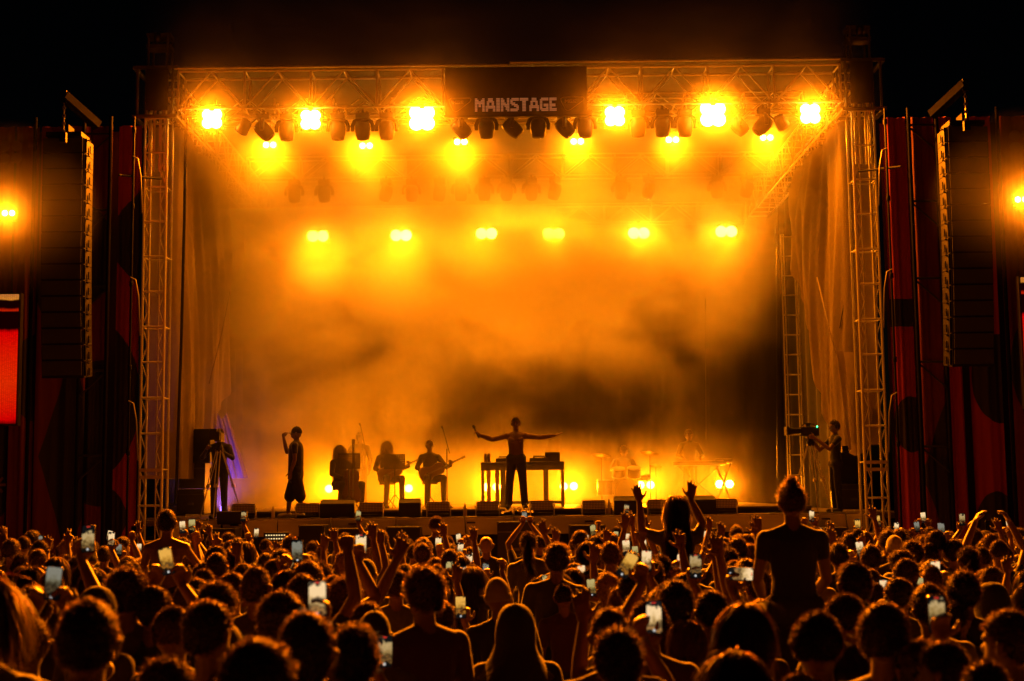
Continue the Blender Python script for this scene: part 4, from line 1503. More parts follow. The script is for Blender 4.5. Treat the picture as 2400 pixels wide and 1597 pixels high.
gl = defaultdict(list)
for (px, py, t, word, w) in PHONES:
    lab = '%s phone with %s screen held up below %s' % ('large' if w > 24 else ('mid-sized' if w > 15 else 'small'), word, landmark(px))
    gl[lab].append((px, t))
number(gl)
# ================================================================== sign over the stage
GLY = {'M': ['11000011', '11100111', '11111111', '11111111', '11011011', '11011011', '11000011', '11000011', '11000011'],
       'A': ['00111100', '00111100', '01111110', '01100110', '01100110', '11111111', '11111111', '11000011', '11000011'],
       'I': ['111', '111', '111', '111', '111', '111', '111', '111', '111'],
       'N': ['1100011', '1110011', '1110011', '1111011', '1111111', '1101111', '1100111', '1100111', '1100011'],
       'S': ['0111111', '1111111', '1100000', '1111000', '0111110', '0001111', '0000011', '1111111', '1111110'],
       'T': ['1111111', '1111111', '0011100', '0011100', '0011100', '0011100', '0011100', '0011100', '0011100'],
       'G': ['0111111', '1111111', '1100000', '1100000', '1101111', '1101111', '1100011', '1111111', '0111111'],
       'E': ['111111', '111111', '110000', '110000', '111110', '111110', '110000', '111111', '111111']}
M_SIGN = mat('sign_board', (0.035, 0.03, 0.03), 0.7, vary=0.2)
M_EMB = mat('emblem_print', (0.3, 0.24, 0.2), 0.6)
M_LETTER = mat('lettering_added_glow', (0.75, 0.66, 0.58), 0.6, emit=(1.0, 0.42, 0.16), strength=0.14)  # faint glow added to the letters in place of light falling on their front
pa, pb = at(1043, 172, 25.6), at(1377, 281, 25.6)
cx, cz = (pa.x + pb.x) / 2, (10.22 + 9.27) / 2
sg = thing('stage_sign', 'dark sign board reading MAINSTAGE in striped letters at the roof centre', 'sign', (cx, 25.62, cz))
MB().box((0, 0, 0), (pb.x - pa.x, 0.05, 0.95)).build('board', M_SIGN, sg)
MB().box((0, -0.01, -0.47), (pb.x - pa.x + 0.02, 0.07, 0.03)).build('bottom_rail', M_BLACKM, sg)
def letters(text, x0, x1, z0, z1, parent, name='letter', gap=0.8, fill=0.72, m=None):
    wid = sum(len(GLY[c][0]) for c in text) + gap * (len(text) - 1)
    u = (x1 - x0) / wid
    v = (z1 - z0) / 9
    x = x0
    for c in text:
        mb = MB()
        for r, row in enumerate(GLY[c]):
            k = 0
            while k < len(row):
                if row[k] == '1':
                    e = k
                    while e < len(row) and row[e] == '1':
                        e += 1
                    mb.box((((k + e) / 2) * u, 0, (8.5 - r) * v), ((e - k) * u, 0.012, v * fill))
                    k = e
                else:
                    k += 1
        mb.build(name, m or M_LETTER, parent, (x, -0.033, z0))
        x += (len(GLY[c][0]) + gap) * u
l0, l1 = at(1113, 236, 25.6), at(1305, 268, 25.6)
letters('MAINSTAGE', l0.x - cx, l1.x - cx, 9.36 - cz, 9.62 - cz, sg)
for px0, px1 in ((1052, 1104), (1314, 1369)):
    a, b = at(px0, 235, 25.6).x - cx, at(px1, 235, 25.6).x - cx
    w = b - a
    zt, zb = 9.625 - cz, 9.365 - cz
    pts = [(a + 0.12 * w, zt), (b - 0.05 * w, zt), (b, zt - 0.03), (b - 0.02, zt - 0.07), (a + 0.42 * w, zb + 0.02), (a + 0.3 * w, zb), (a + 0.2 * w, zb + 0.02), (a + 0.02 * w, zt - 0.08), (a, zt - 0.03)]
    MB().tube([(x, -0.034, z) for x, z in pts + pts[:1]], 0.006, 5).build('emblem_outline', M_EMB, sg)
    letters('MGE', a + 0.17 * w, a + 0.66 * w, zt - 0.11, zt - 0.05, sg, 'emblem_letter', fill=0.95, m=M_EMB)

# ================================================================== moving heads and spot cans
def make_moving_head():
    t = thing('moving_head', None, 'stage light', (0, 0, 0))
    MB().box((0, 0, -0.07), (0.26, 0.2, 0.11)).box((0, 0, 0.02), (0.05, 0.04, 0.1)).box((0.08, 0, 0.0), (0.03, 0.05, 0.06)).box((-0.08, 0, 0.0), (0.03, 0.05, 0.06)).build('base', M_BLACK, t, bevel=0.012)
    y = MB()
    pts = [(-0.19, 0, -0.36), (-0.195, 0, -0.26), (-0.16, 0, -0.17), (-0.08, 0, -0.13), (0.08, 0, -0.13), (0.16, 0, -0.17), (0.195, 0, -0.26), (0.19, 0, -0.36)]
    y.tube(pts, [0.035, 0.04, 0.04, 0.04, 0.04, 0.04, 0.04, 0.035], 8)
    yk = y.build('yoke', M_BLACK, t, smooth=True)
    h = MB().lathe([(0.03, 0.17), (0.11, 0.16), (0.14, 0.09), (0.145, 0.0), (0.14, -0.1), (0.115, -0.19), (0.1, -0.2)], 18, 'z').build('head', M_BLACK, yk, (0, 0, -0.32), smooth=True)
    MB().lathe([(0.098, -0.19), (0.06, -0.208), (0.002, -0.214)], 18, 'z').build('lens', mat('lens_glass', (0.02, 0.02, 0.025), 0.05), h)
    return t
MH0 = make_moving_head()
def moving_head(px, py, Y, ztop, pan, tilt, label, group, first=[True]):
    if first[0]:
        t = MH0
        first[0] = False
    else:
        t = copy_tree(MH0)
    p = at(px, py, Y)
    t.location = (p.x, Y, ztop)
    tag(t, label, 'stage light', group)
    yk = [c for c in t.children if c.name.startswith('yoke')][0]
    yk.rotation_euler = (0, 0, pan)
    hd_ = [c for c in yk.children if c.name.startswith('head')][0]
    hd_.rotation_euler = (tilt, 0, 0)
    return t
FM = [(618, 1.57, -0.75), (672, 0, 0.1), (792, 0, 0.1), (850, 0, 0.35), (906, 0, 0.1), (1080, 1.57, -0.75), (1140, 0, 0.25), (1200, 1.57, -0.8), (1261, 0, 0.05), (1322, 1.57, -0.7), (1371, 0, 0.1),
      (1495, 0, 0.1), (1552, 0, 0.35), (1605, 0, 0.1), (1730, 1.57, -0.7), (1788, -1.4, -0.75)]
for i, (px, pan, tilt) in enumerate(FM):
    moving_head(px, 280, 25.9, 9.45, pan, tilt, 'unlit moving head hanging from the front truss, %s from the cellist\'s side' % ORD[i], 'moving heads on the front truss')
MM = [(905, 1.3, 0.3), (965, 0, 0.4), (1030, 1.2, 0.2), (1080, 0, 0.1), (1135, 0, 0.2), (1187, 0, 0.5), (1245, 0, 0.5), (1300, 1.2, 0.3), (1455, 0, 0.4), (1520, 1.2, 0.3), (1680, 0, 0.3), (1750, 1.0, 0.3), (760, 0, 0.3), (690, 0, 0.2)]
for i, (px, pan, tilt) in enumerate(sorted(MM)):
    moving_head(px, 415, 31.8, 9.5, pan, tilt, 'hazy moving head on the middle truss in the smoke, %s from the cellist\'s side' % ORD[i], 'moving heads on the middle truss')
for px, py, s in ((565, 309, 1), (1838, 298, -1)):
    p = at(px, py, 25.8)
    t = thing('spot_can', 'tilted round lamp can with a lit honeycomb face on the ' + SIDE[-s], 'stage lamp', p, (0, s * 0.7, 0), group='lit lamp cans')
    MB().lathe([(0.05, 0.26), (0.1, 0.24), (0.125, 0.05), (0.13, 0.0), (0.12, 0.0)], 18, 'z').build('can', M_BLACK, t, rot=(0.5, 0, 0), smooth=True)
    f = MB().lathe([(0.115, 0.004), (0.115, -0.004)], 18, 'z').build('lamp_face', emat('can_face_glow', (1.0, 0.72, 0.42), 4.0), t, rot=(0.5, 0, 0))
    for k in range(-3, 4):
        MB().box((0, k * 0.03, -0.007), (0.2, 0.006, 0.004)).build('grille_bar', M_BLACK, f)
    MB().tube([(0, 0.1, 0.2), (0.05 * s, 0.05, 0.36)], 0.015, 6).build('bracket', M_BLACKM, t)

# ================================================================== fittings along the stage edge
M_CELL = mat('led_cell', (0.8, 0.75, 0.65), 0.35)
def make_panel():
    t = thing('floor_panel_light', None, 'stage light', (0, 0, 0))
    MB().box((0, 0.03, 0.19), (0.42, 0.07, 0.17)).build('housing', M_BLACK, t, bevel=0.006)
    MB().box((0, -0.012, 0.282), (0.44, 0.03, 0.015)).build('top_lip', M_ALU, t)
    cells = MB()
    for i in range(14):
        for j in range(5):
            cells.box((-0.188 + i * 0.029, -0.008, 0.128 + j * 0.031), (0.022, 0.006, 0.024))
    c = cells.build('cell_grid', M_CELL, t)
    c['kind'] = 'stuff'
    for s in (-1, 1):
        MB().box((s * 0.225, 0.02, 0.13), (0.018, 0.05, 0.26)).box((s * 0.235, 0.02, 0.19), (0.03, 0.04, 0.04)).build('bracket', M_ALU, t)
    MB().box((0, 0.05, 0.03), (0.4, 0.14, 0.06)).build('base', M_BLACK, t)
    return t
PN0 = make_panel()
PNW = ['beside the tripod camera', 'at the feet of the man in black', 'before the cellist', 'before the seated bass player', 'just on the cellist side of the singer', 'just on the drummer side of the singer',
       'before the drum kit', 'behind the long-haired girl', 'before the keyboard player']
for i, px in enumerate([571, 721, 870, 1028, 1143, 1271, 1392, 1546, 1700]):
    t = PN0 if i == 0 else copy_tree(PN0)
    t.location = (at(px, 1200, 26.75).x, 26.75, DECK + 0.002)
    t.rotation_euler = (0, 0, prnd.gauss(0, 0.04))
    tag(t, 'unlit rectangular cell light on the stage edge ' + PNW[i], 'stage light', 'cell lights on the stage edge')
M_GRILLE = mat('speaker_grille', (0.02, 0.02, 0.02), 0.6, bump=0.6, bscale=160)
def wedge(px, w, label, Y=26.7, d=0.5, h=0.34):
    t = thing('monitor_wedge', label, 'speaker', (at(px, 1200, Y).x, Y, DECK + 0.002), group='monitor wedges')
    MB().prism([(0, 0), (d, 0), (d, h * 0.45), (0.12, h), (0, h * 0.8)], -w / 2, w / 2).build('cabinet', M_BLACK, t, rot=(0, 0, pi / 2), bevel=0.01)
    MB().box((0, 0.31, 0.255), (w * 0.9, 0.37, 0.012), (-0.52, 0, 0)).build('grille', M_GRILLE, t)
wedge(960, 0.42, 'monitor wedge on the stage edge before the seated guitarists')
wedge(790, 0.66, 'low wide monitor wedge before the cellist')
wedge(1470, 0.5, 'monitor wedge before the drum kit')
wedge(1640, 0.62, 'monitor wedge before the keyboard')
# crumpled shiny towel at the singer's feet
def towel(u, v):
    x, y = (u - 0.5) * 0.62, (v - 0.5) * 0.34
    z = 0.11 * math.exp(-(x * 2.4) ** 2 - (y * 4) ** 2) * (1 + mnoise.noise(Vector((x * 16, y * 16, 0)))) + 0.03 * abs(mnoise.noise(Vector((x * 30, y * 30, 4))))
    return (x, y, z + 0.004)
tw = MB().grid(towel, 40, 24).build('crumpled_sheet', mat('shiny_sheet', (0.6, 0.5, 0.35), 0.25, 0.6), None, (at(1213, 1200, 27.2).x, 27.2, DECK + 0.002), smooth=True)
tag(tw, 'crumpled shiny sheet lying on the stage at the singer\'s feet', 'sheet')
def bottle(px, Y, z, label, h=0.24):
    t = thing('bottle', label, 'bottle', (at(px, 1200, Y).x, Y, z), group='drink bottles')
    MB().lathe([(0.033, 0), (0.036, 0.01), (0.036, h * 0.62), (0.03, h * 0.74), (0.014, h * 0.86), (0.014, h * 0.94)], 14).build('bottle_body', mat('clear_plastic', (0.75, 0.62, 0.4), 0.12, spec=0.8), t, smooth=True)
    MB().lathe([(0.016, h * 0.93), (0.016, h)], 12).build('cap', M_WHITE, t)
bottle(1428, 26.8, DECK + 0.002, 'plastic bottle on the stage edge beside the cell light', 0.3)

# deck table behind the singer
TY, TZ = 30.2, RISER + 0.002
tx0, tx1 = at(1127, 1090, TY).x, at(1322, 1090, TY).x
tc_ = (tx0 + tx1) / 2
tb = thing('deck_table', 'long dark table of decks standing behind the singer', 'table', (tc_, TY, TZ))
tw_ = tx1 - tx0
MB().box((0, 0, 0.93), (tw_, 0.7, 0.06)).build('table_top', M_BLACK, tb, bevel=0.012)
for x in (-tw_ / 2 + 0.04, tw_ / 2 - 0.04):
    for y in (-0.3, 0.3):
        MB().box((x, y, 0.45), (0.06, 0.06, 0.9)).build('leg', M_ALU, tb)
MB().box((0, -0.33, 0.1), (tw_ - 0.14, 0.03, 0.06)).build('lower_rail', M_BLACK, tb)
MB().box((0, -0.335, 0.84), (tw_ - 0.02, 0.02, 0.12)).build('front_apron', M_BLACK, tb)
for x in (-0.42, 0.5):
    MB().box((x, 0.05, 0.45), (0.11, 0.06, 0.9)).build('middle_leg', M_BLACK, tb)
for x in (-tw_ / 2 + 0.17, -tw_ / 2 + 0.35):
    MB().lathe([(0.045, 0.05), (0.045, 0.88)], 12, 'z', (x, -0.22, 0)).build('glass_tube', mat('clear_tube', (0.8, 0.7, 0.5), 0.1, transl=((0.9, 0.7, 0.4), 0.6)), tb, smooth=True)
for i, (x, w, lab) in enumerate(((-0.4, 0.34, 'deck player on the table at the singer\'s mic-hand side'), (0.36, 0.42, 'wide deck player on the table at the singer\'s open-hand side'))):
    t = thing('deck_player', lab, 'deck', (tc_ + x, TY - 0.05, TZ + 0.962), group='decks on the table')
    MB().box((0, 0, 0.04), (w, 0.34, 0.08)).build('case', M_BLACK, t, bevel=0.008)
    MB().lathe([(0.1, 0.08), (0.1, 0.095), (0.09, 0.1)], 20, 'z', (0, 0, 0)).build('jog_wheel', M_ALU, t)
    MB().box((0, 0.14, 0.11), (w * 0.6, 0.04, 0.06), (0.5, 0, 0)).build('display', M_BLACKM, t)
t = thing('laptop', 'open laptop at the end of the deck table', 'laptop', (tc_ + tw_ / 2 - 0.25, TY, TZ + 0.962))
MB().box((0, 0, 0.008), (0.32, 0.23, 0.016)).build('keyboard_base', M_ALU, t)
MB().box((0, -0.13, 0.1), (0.32, 0.01, 0.2), (0.15, 0, 0)).build('lid', M_BLACK, t)
for k, x in enumerate((-0.79, -0.72)):
    t = thing('jar', 'glass jar on the deck table, the %s one' % ('outer', 'inner')[k], 'jar', (tc_ + x, TY - 0.1, TZ + 0.962), group='jars on the deck table')
    MB().lathe([(0.034, 0), (0.036, 0.14), (0.028, 0.17)], 12).build('glass', mat('jar_glass', (0.7, 0.6, 0.4), 0.1), t, smooth=True)
    MB().lathe([(0.03, 0.168), (0.03, 0.19)], 12).build('lid', M_ALU, t)

# ================================================================== performers and crew
def upper(dz=0.0, bare=False, hd=True):
    L = Limbs()
    head(L)
    torso(L, bare)
    return L
def shift(L, v):
    v = Vector(v)
    L.c = [(a + v, r0, b + v, r1, t, sx, sy) for (a, r0, b, r1, t, sx, sy) in L.c]
def sit_legs(L, zs=0.5, kn=0.16, pa=PA):
    L.cap((-0.09, 0, zs + 0.02), 0.115, (0.09, 0, zs + 0.02), 0.115, pa)
    for s in (-1, 1):
        L.cap((s * 0.1, 0, zs), 0.095, (s * kn, 0.42, zs + 0.02), 0.072, pa)
        L.cap((s * kn, 0.42, zs + 0.02), 0.07, (s * (kn + 0.02), 0.38, 0.1), 0.05, pa)
        L.cap((s * (kn + 0.02), 0.36, 0.05), 0.045, (s * (kn + 0.03), 0.52, 0.035), 0.034, SO)
def person(L, name, label, loc, yaw, style, hcol=(0.02, 0.014, 0.01), mats=None, shirt=(0.015, 0.015, 0.016), scale=1.0, faces=14000, group='people on the stage', dz=0.0):
    me = L.grow('person', mats or [M_SKIN, M_SHIRT, M_PANTS, M_SHOE], 0.0085, faces)
    o = obj('person', me, None, loc, (0, 0, yaw), (scale,) * 3)
    o.color = (*shirt, 1)
    tag(o, label, 'person', group)
    if style in STYLES:
        h = obj('hair', hair_mesh(style, 0), o, (0, 0, dz))
        h.color = (*hcol, 1)
    elif style:
        h = obj(style, headwear_mesh(style), o, (0, 0, dz))
        h.color = (0.02, 0.02, 0.02, 1)
    M_EYE = mat('dark_eye', (0.02, 0.015, 0.012), 0.3)
    for s in (-1, 1):
        MB().box((s * 0.03, 0.088, 1.645 + dz), (0.022, 0.012, 0.009)).build('eye', M_EYE, o)
        MB().box((s * 0.031, 0.087, 1.668 + dz), (0.034, 0.014, 0.007)).build('eyebrow', M_EYE, o)
    MB().box((0, 0.098, 1.572 + dz), (0.036, 0.01, 0.007)).build('mouth', mat('lips', (0.25, 0.09, 0.07), 0.5), o)
    return o
# the singer: arms spread wide, bare chest, microphone in one hand
L = Limbs()
head(L)
torso(L, True)
L.cap((0, 0, 1.2), 0.135, (0, 0, 1.0), 0.128, SK, 1, 0.68)
L.cap((-0.08, 0, 0.95), 0.125, (0.08, 0, 0.95), 0.125, PA)
for s in (-1, 1):
    L.cap((s * 0.09, 0, 0.92), 0.105, (s * 0.13, 0.02, 0.5), 0.078, PA)
    L.cap((s * 0.13, 0.02, 0.5), 0.078, (s * 0.155, 0, 0.1), 0.07, PA)
    L.cap((s * 0.155, -0.02, 0.05), 0.05, (s * 0.185, 0.14, 0.035), 0.038, SO)
arm(L, 1, (0.46, 0.03, 1.335), (0.71, 0.1, 1.425), 0.05, True, 1.22, (0.19, 0, 1.40))
hand(L, (0.71, 0.1, 1.425), (0.55, 0.2, 0.8), (0.6, 0.2, -0.6), 1, (1.2,) * 4, 0.02, 0.5, True)
arm(L, -1, (-0.47, 0.02, 1.365), (-0.74, 0.06, 1.40), 0.05, True, 1.22, (0.19, 0, 1.40))
hand(L, (-0.74, 0.06, 1.40), (-1, 0.1, 0.25), (0.1, 0.2, 1), -1, (0.15, 0.1, 0.12, 0.2), 0.15, 0.9)
SX = at(1211, 1190, 27.8).x
sgr = person(L, 'person', 'bare-chested singer with arms spread wide at centre stage holding a microphone', (SX, 27.8, RISER + 0.002), pi, 'short', (0.05, 0.03, 0.02), [M_SKIN, M_SKIN, mat('grey_trousers', (0.06, 0.055, 0.05), 0.8, bump=0.4, bscale=12), M_SHOE], scale=1.02, faces=20000)
mb = MB().tube([(0, 0, -0.13), (0, 0, 0.06)], [0.012, 0.018], 10)
mb.lathe([(0.016, 0.06), (0.026, 0.08), (0.027, 0.1), (0.018, 0.125), (0.004, 0.13)], 12)
mt = thing('microphone', 'handheld microphone gripped in the singer\'s raised hand', 'microphone', (SX - 0.775 * 1.02, 27.69, RISER + 1.53), (0.1, -0.42, 0))
MB().tube([(0, 0, -0.15), (0, 0, 0.06)], [0.014, 0.02], 10).build('handle', M_BLACKM, mt, smooth=True)
MB().lathe([(0.018, 0.06), (0.03, 0.08), (0.031, 0.105), (0.02, 0.13), (0.004, 0.136)], 12).build('grille_head', M_BLACK, mt, smooth=True)

def stool(x, y, z, label, h=0.45):
    t = thing('stool', label, 'stool', (x, y, z), group='musicians\' stools')
    MB().lathe([(0.16, h - 0.05), (0.17, h - 0.03), (0.165, h), (0.1, h + 0.005)], 20).build('seat', M_BLACK, t, smooth=True)
    MB().tube([(0, 0, 0.2), (0, 0, h - 0.05)], 0.02, 8).build('post', M_BLACKM, t)
    for k in range(3):
        a = k * 2 * pi / 3 + 0.4
        MB().tube([(0, 0, 0.24), (0.2 * cos(a), 0.2 * sin(a), 0.01)], 0.012, 6).build('leg', M_BLACKM, t)
def music_stand(px, Y, h, label, yaw=0.0):
    t = thing('music_stand', label, 'music stand', (at(px, 1180, Y).x, Y, RISER + 0.002), (0, 0, yaw), group='music stands')
    mb = MB()
    W, H = 0.46, 0.32
    for i in range(10):
        mb.box((-W / 2 + W * (i + 0.5) / 10, 0, h), (W / 10 * 0.62, 0.006, H))
    for j in range(7):
        mb.box((0, 0.002, h - H / 2 + H * (j + 0.5) / 7), (W, 0.006, H / 7 * 0.6))
    dsk = mb.build('perforated_desk', M_BLACK, t, rot=(0.0, 0, 0))
    MB().box((0, -0.03, h - H / 2), (W, 0.06, 0.01)).build('ledge', M_BLACK, t)
    MB().tube([(0, 0.02, 0.25), (0, 0.02, h)], 0.011, 8).build('pole', M_BLACKM, t)
    for k in range(3):
        a = k * 2 * pi / 3 + 0.5
        MB().tube([(0, 0.02, 0.3), (0.26 * cos(a), 0.02 + 0.26 * sin(a), 0.01)], 0.009, 6).build('leg', M_BLACKM, t)
def mic_stand(px, Y, h, label, boom=0.25, yaw=0.0):
    t = thing('microphone_stand', label, 'microphone stand', (at(px, 1180, Y).x, Y, RISER + 0.002), (0, 0, yaw), group='microphone stands')
    MB().lathe([(0.13, 0), (0.13, 0.02), (0.03, 0.035)], 16).build('base', M_BLACKM, t)
    MB().tube([(0, 0, 0.02), (0, 0, h)], 0.012, 8).build('pole', M_BLACKM, t)
    MB().tube([(0.06, 0, h - 0.1), (-boom, 0, h + 0.42)], 0.009, 6).build('boom', M_BLACKM, t)
    MB().tube([(-boom, 0, h + 0.42), (-boom - 0.03, 0, h + 0.48)], [0.014, 0.026], 8).build('microphone', M_BLACK, t)
def fiddle(label, cat, name, loc, rot, s, colour, neck=0.62):
    """a waisted string body with neck and head: cello or guitar"""
    prof = [(0, -0.38), (0.15, -0.36), (0.215, -0.25), (0.2, -0.12), (0.14, -0.02), (0.145, 0.08), (0.17, 0.18), (0.15, 0.29), (0.06, 0.35)]
    poly = prof + [(-x, z) for x, z in reversed(prof[1:])] 
    t = thing(name, label, cat, loc, rot)
    t.scale = (s, s, s)
    MB().prism(poly, -0.06, 0.06).build('sound_body', mat(name + '_varnish', colour, 0.3), t, bevel=0.02)
    MB().box((0, -0.07, neck / 2 + 0.25), (0.04, 0.03, neck)).build('neck', M_BLACK, t)
    MB().box((0, -0.07, neck + 0.3), (0.06, 0.04, 0.12)).build('head_stock', M_WOOD, t)
    MB().box((0, -0.075, -0.12), (0.08, 0.03, 0.02)).build('bridge', M_WOOD, t)
    for k in range(4):
        MB().tube([(-0.015 + k * 0.01, -0.092, -0.28), (-0.012 + k * 0.008, -0.092, neck + 0.25)], 0.0015, 4).build('string', M_ALU, t)
    return t
# cellist
Yc = 29.7
xc = at(797, 1180, Yc).x
L = upper()
arm(L, 1, (0.3, 0.12, 1.16), (0.2, 0.36, 1.08), 1.0)
hand(L, (0.2, 0.36, 1.08), (-0.6, 0.6, 0), (0, 0, -1), 1, (0.9,) * 4)
arm(L, -1, (-0.32, 0.14, 1.22), (-0.12, 0.34, 1.32), 1.0)
hand(L, (-0.12, 0.34, 1.32), (0.3, 0.7, 0.2), (0.2, -1, 0), -1, (0.9,) * 4)
shift(L, (0, 0, -0.42))
sit_legs(L, 0.5, 0.26)
person(L, 'person', 'long-haired cellist in black seated beside the music stand, face turned', (xc, Yc, RISER + 0.002), pi + 0.75, 'long', dz=-0.42)
stool(xc, Yc, RISER + 0.002, 'round stool under the cellist')
fiddle('reddish brown cello held between the cellist\'s knees', 'cello', 'cello', (xc + 0.28, Yc - 0.36, RISER + 0.5), (-0.25, 0.12, 0.5), 1.0, (0.16, 0.04, 0.02))
music_stand(818, 29.1, 1.0, 'perforated music stand in front of the cellist', 0.2)
# standing singer in the haze behind
L = upper()
legs(L)
arm(L, 1, (0.3, 0.1, 1.18), (0.14, 0.3, 1.28), 1.0)
hand(L, (0.14, 0.3, 1.28), (-0.4, 0.5, 0.5), (-0.3, 0.2, -1), 1, (0.8,) * 4)
arm(L, -1, (-0.26, 0.0, 1.12), (-0.27, 0.08, 0.88), 1.0)
hand(L, (-0.27, 0.08, 0.88), (0, 0.2, -1), (1, 0, 0), -1, (0.5,) * 4)
person(L, 'person', 'hazy backing singer standing in the smoke behind the cellist', (at(843, 1180, 33.0).x, 33.0, RISER + 0.002), pi - 0.2, 'mop')
mic_stand(850, 32.2, 1.45, 'thin microphone stand beside the hazy backing singer', 0.05)
# two seated guitarists
for px, Yg, yw, st_, lab, lab2, lab3, col in ((907, 30.8, pi + 0.5, 'long', 'long-haired guitarist perched on a stool between the music stands', 'stool under the long-haired guitarist', 'pale acoustic guitar on the long-haired guitarist\'s lap', (0.3, 0.16, 0.06)),
                                         (1008, 30.4, pi + 0.35, 'short', 'short-haired bass player in a dark shirt seated by the tall microphone stand', 'stool under the short-haired bass player', 'dark bass guitar across the seated player\'s lap', (0.05, 0.03, 0.02))):
    L = upper()
    arm(L, 1, (0.32, 0.1, 1.16), (0.14, 0.27, 1.02), 1.0)
    hand(L, (0.14, 0.27, 1.02), (-0.8, 0.2, -0.3), (0, -1, 0), 1, (0.6,) * 4)
    arm(L, -1, (-0.34, 0.12, 1.17), (-0.36, 0.36, 1.2), 1.0)
    hand(L, (-0.36, 0.36, 1.2), (0.1, 0.3, 0.8), (0.4, -1, 0), -1, (0.9,) * 4)
    shift(L, (0, 0, -0.3))
    sit_legs(L, 0.62, 0.17)
    xg = at(px, 1180, Yg).x
    person(L, 'person', lab, (xg, Yg, RISER + 0.002), yw, st_, dz=-0.3)
    stool(xg, Yg, RISER + 0.002, lab2, 0.56)
    a = yw
    off = Matrix.Rotation(a, 3, 'Z') @ Vector((0.02, 0.25, 0.78))
    fiddle(lab3, 'guitar', 'guitar', (xg + off.x, Yg + off.y, RISER + off.z), (0.05, 1.15, a - pi), 0.8, col)
music_stand(925, 30.1, 1.0, 'perforated music stand in front of the long-haired guitarist', -0.1)
mic_stand(1048, 29.8, 1.25, 'tall boom microphone stand beside the bass player', 0.08)
# keyboard player and keyboard
Yk = 33.8
xk = at(1618, 1160, Yk).x
L = upper()
legs(L)
for s in (-1, 1):
    arm(L, s, (s * 0.3, 0.12, 1.14), (s * 0.2, 0.4, 1.08), 1.0)
    hand(L, (s * 0.2, 0.4, 1.08), (0, 1, -0.2), (0, 0, -1), s, (0.4,) * 4)
person(L, 'person', 'dark figure bent over the keyboard in the smoke', (xk, Yk, RISER + 0.002), pi, 'mop')
def keyboard(px, Y, w, label, z=0.95):
    t = thing('keyboard', label, 'keyboard', (at(px, 1150, Y).x, Y, RISER + 0.002), group='keyboards')
    MB().box((0, 0, z), (w, 0.34, 0.09)).build('case', M_BLACK, t, bevel=0.012)
    n = int(w / 0.045)
    for i in range(n):
        MB().box((-w / 2 + 0.06 + i * (w - 0.12) / max(n - 1, 1), 0.09, z + 0.05), (0.036, 0.14, 0.012)).build('key', M_WHITE, t)
    for s in (-1, 1):
        MB().tube([(s * w * 0.4, 0.1, 0.02), (-s * w * 0.4, 0.1 + 0.02 * s, z - 0.05)], 0.018, 6).build('stand_leg', M_BLACKM, t)
    MB().box((0, 0.1, z - 0.05), (w * 0.9, 0.05, 0.03)).build('stand_bar', M_ALU, t)
keyboard(1640, 33.2, 1.25, 'long keyboard on a crossed stand before the dark bent figure')
keyboard(1698, 33.6, 0.45, 'small keyboard shelf above the outermost floor lamp', 1.0)
# drum kit
Yd = 33.4
xd = at(1470, 1160, Yd).x
dk = thing('drum_kit', 'drum kit with cymbals hazy in the smoke behind the singer', 'drum kit', (xd, Yd, RISER + 0.002))
M_DRUM = mat('drum_lacquer', (0.06, 0.04, 0.035), 0.25)
def drum(name, c, r, d, axis='z', tilt=(0, 0, 0)):
    t = MB().lathe([(r, -d / 2), (r, d / 2)], 20, axis).build(name, M_DRUM, dk, c, tilt, smooth=False)
    for z in (-d / 2, d / 2):
        MB().lathe([(r * 1.03, z - 0.012), (r * 1.03, z + 0.012)], 20, axis).build('hoop', M_ALU, t)
drum('bass_drum', (0, 0, 0.29), 0.28, 0.42, 'y')
drum('tom_drum', (-0.2, -0.05, 0.75), 0.15, 0.2, 'z', (0.3, 0, 0))
drum('tom_drum', (0.17, -0.05, 0.75), 0.16, 0.22, 'z', (0.3, 0, 0))
drum('floor_tom', (-0.5, 0.2, 0.4), 0.2, 0.36)
drum('snare_drum', (0.42, 0.3, 0.62), 0.17, 0.13)
for x, y, z, r in ((-0.6, 0.0, 1.15, 0.24), (0.55, -0.05, 1.2, 0.22), (0.72, 0.3, 0.9, 0.17)):
    c = MB().lathe([(r, 0), (r * 0.4, 0.02), (0.04, 0.045), (0.01, 0.05)], 22, 'z').build('cymbal', mat('cymbal_brass', (0.6, 0.42, 0.16), 0.3, 0.9), dk, (x, y, z), (0.25, 0.1, 0), smooth=True)
    MB().tube([(x, y, 0), (x, y, z + 0.05)], 0.012, 6).build('cymbal_stand', M_BLACKM, dk)
L = upper()
for s in (-1, 1):
    arm(L, s, (s * 0.33, 0.12, 1.18), (s * 0.22, 0.38, 1.2), 0.6)
    hand(L, (s * 0.22, 0.38, 1.2), (0, 1, 0.3), (0, 0, -1), s, (1.2,) * 4, 0.02, 0.5, True)
shift(L, (0, 0, -0.36))
sit_legs(L, 0.56, 0.24)
person(L, 'person', 'drummer sitting behind the hazy drum kit', (xd, Yd + 0.75, RISER + 0.002), pi, 'mop', dz=-0.36)
stool(xd, Yd + 0.75, RISER + 0.002, 'stool under the drummer', 0.5)

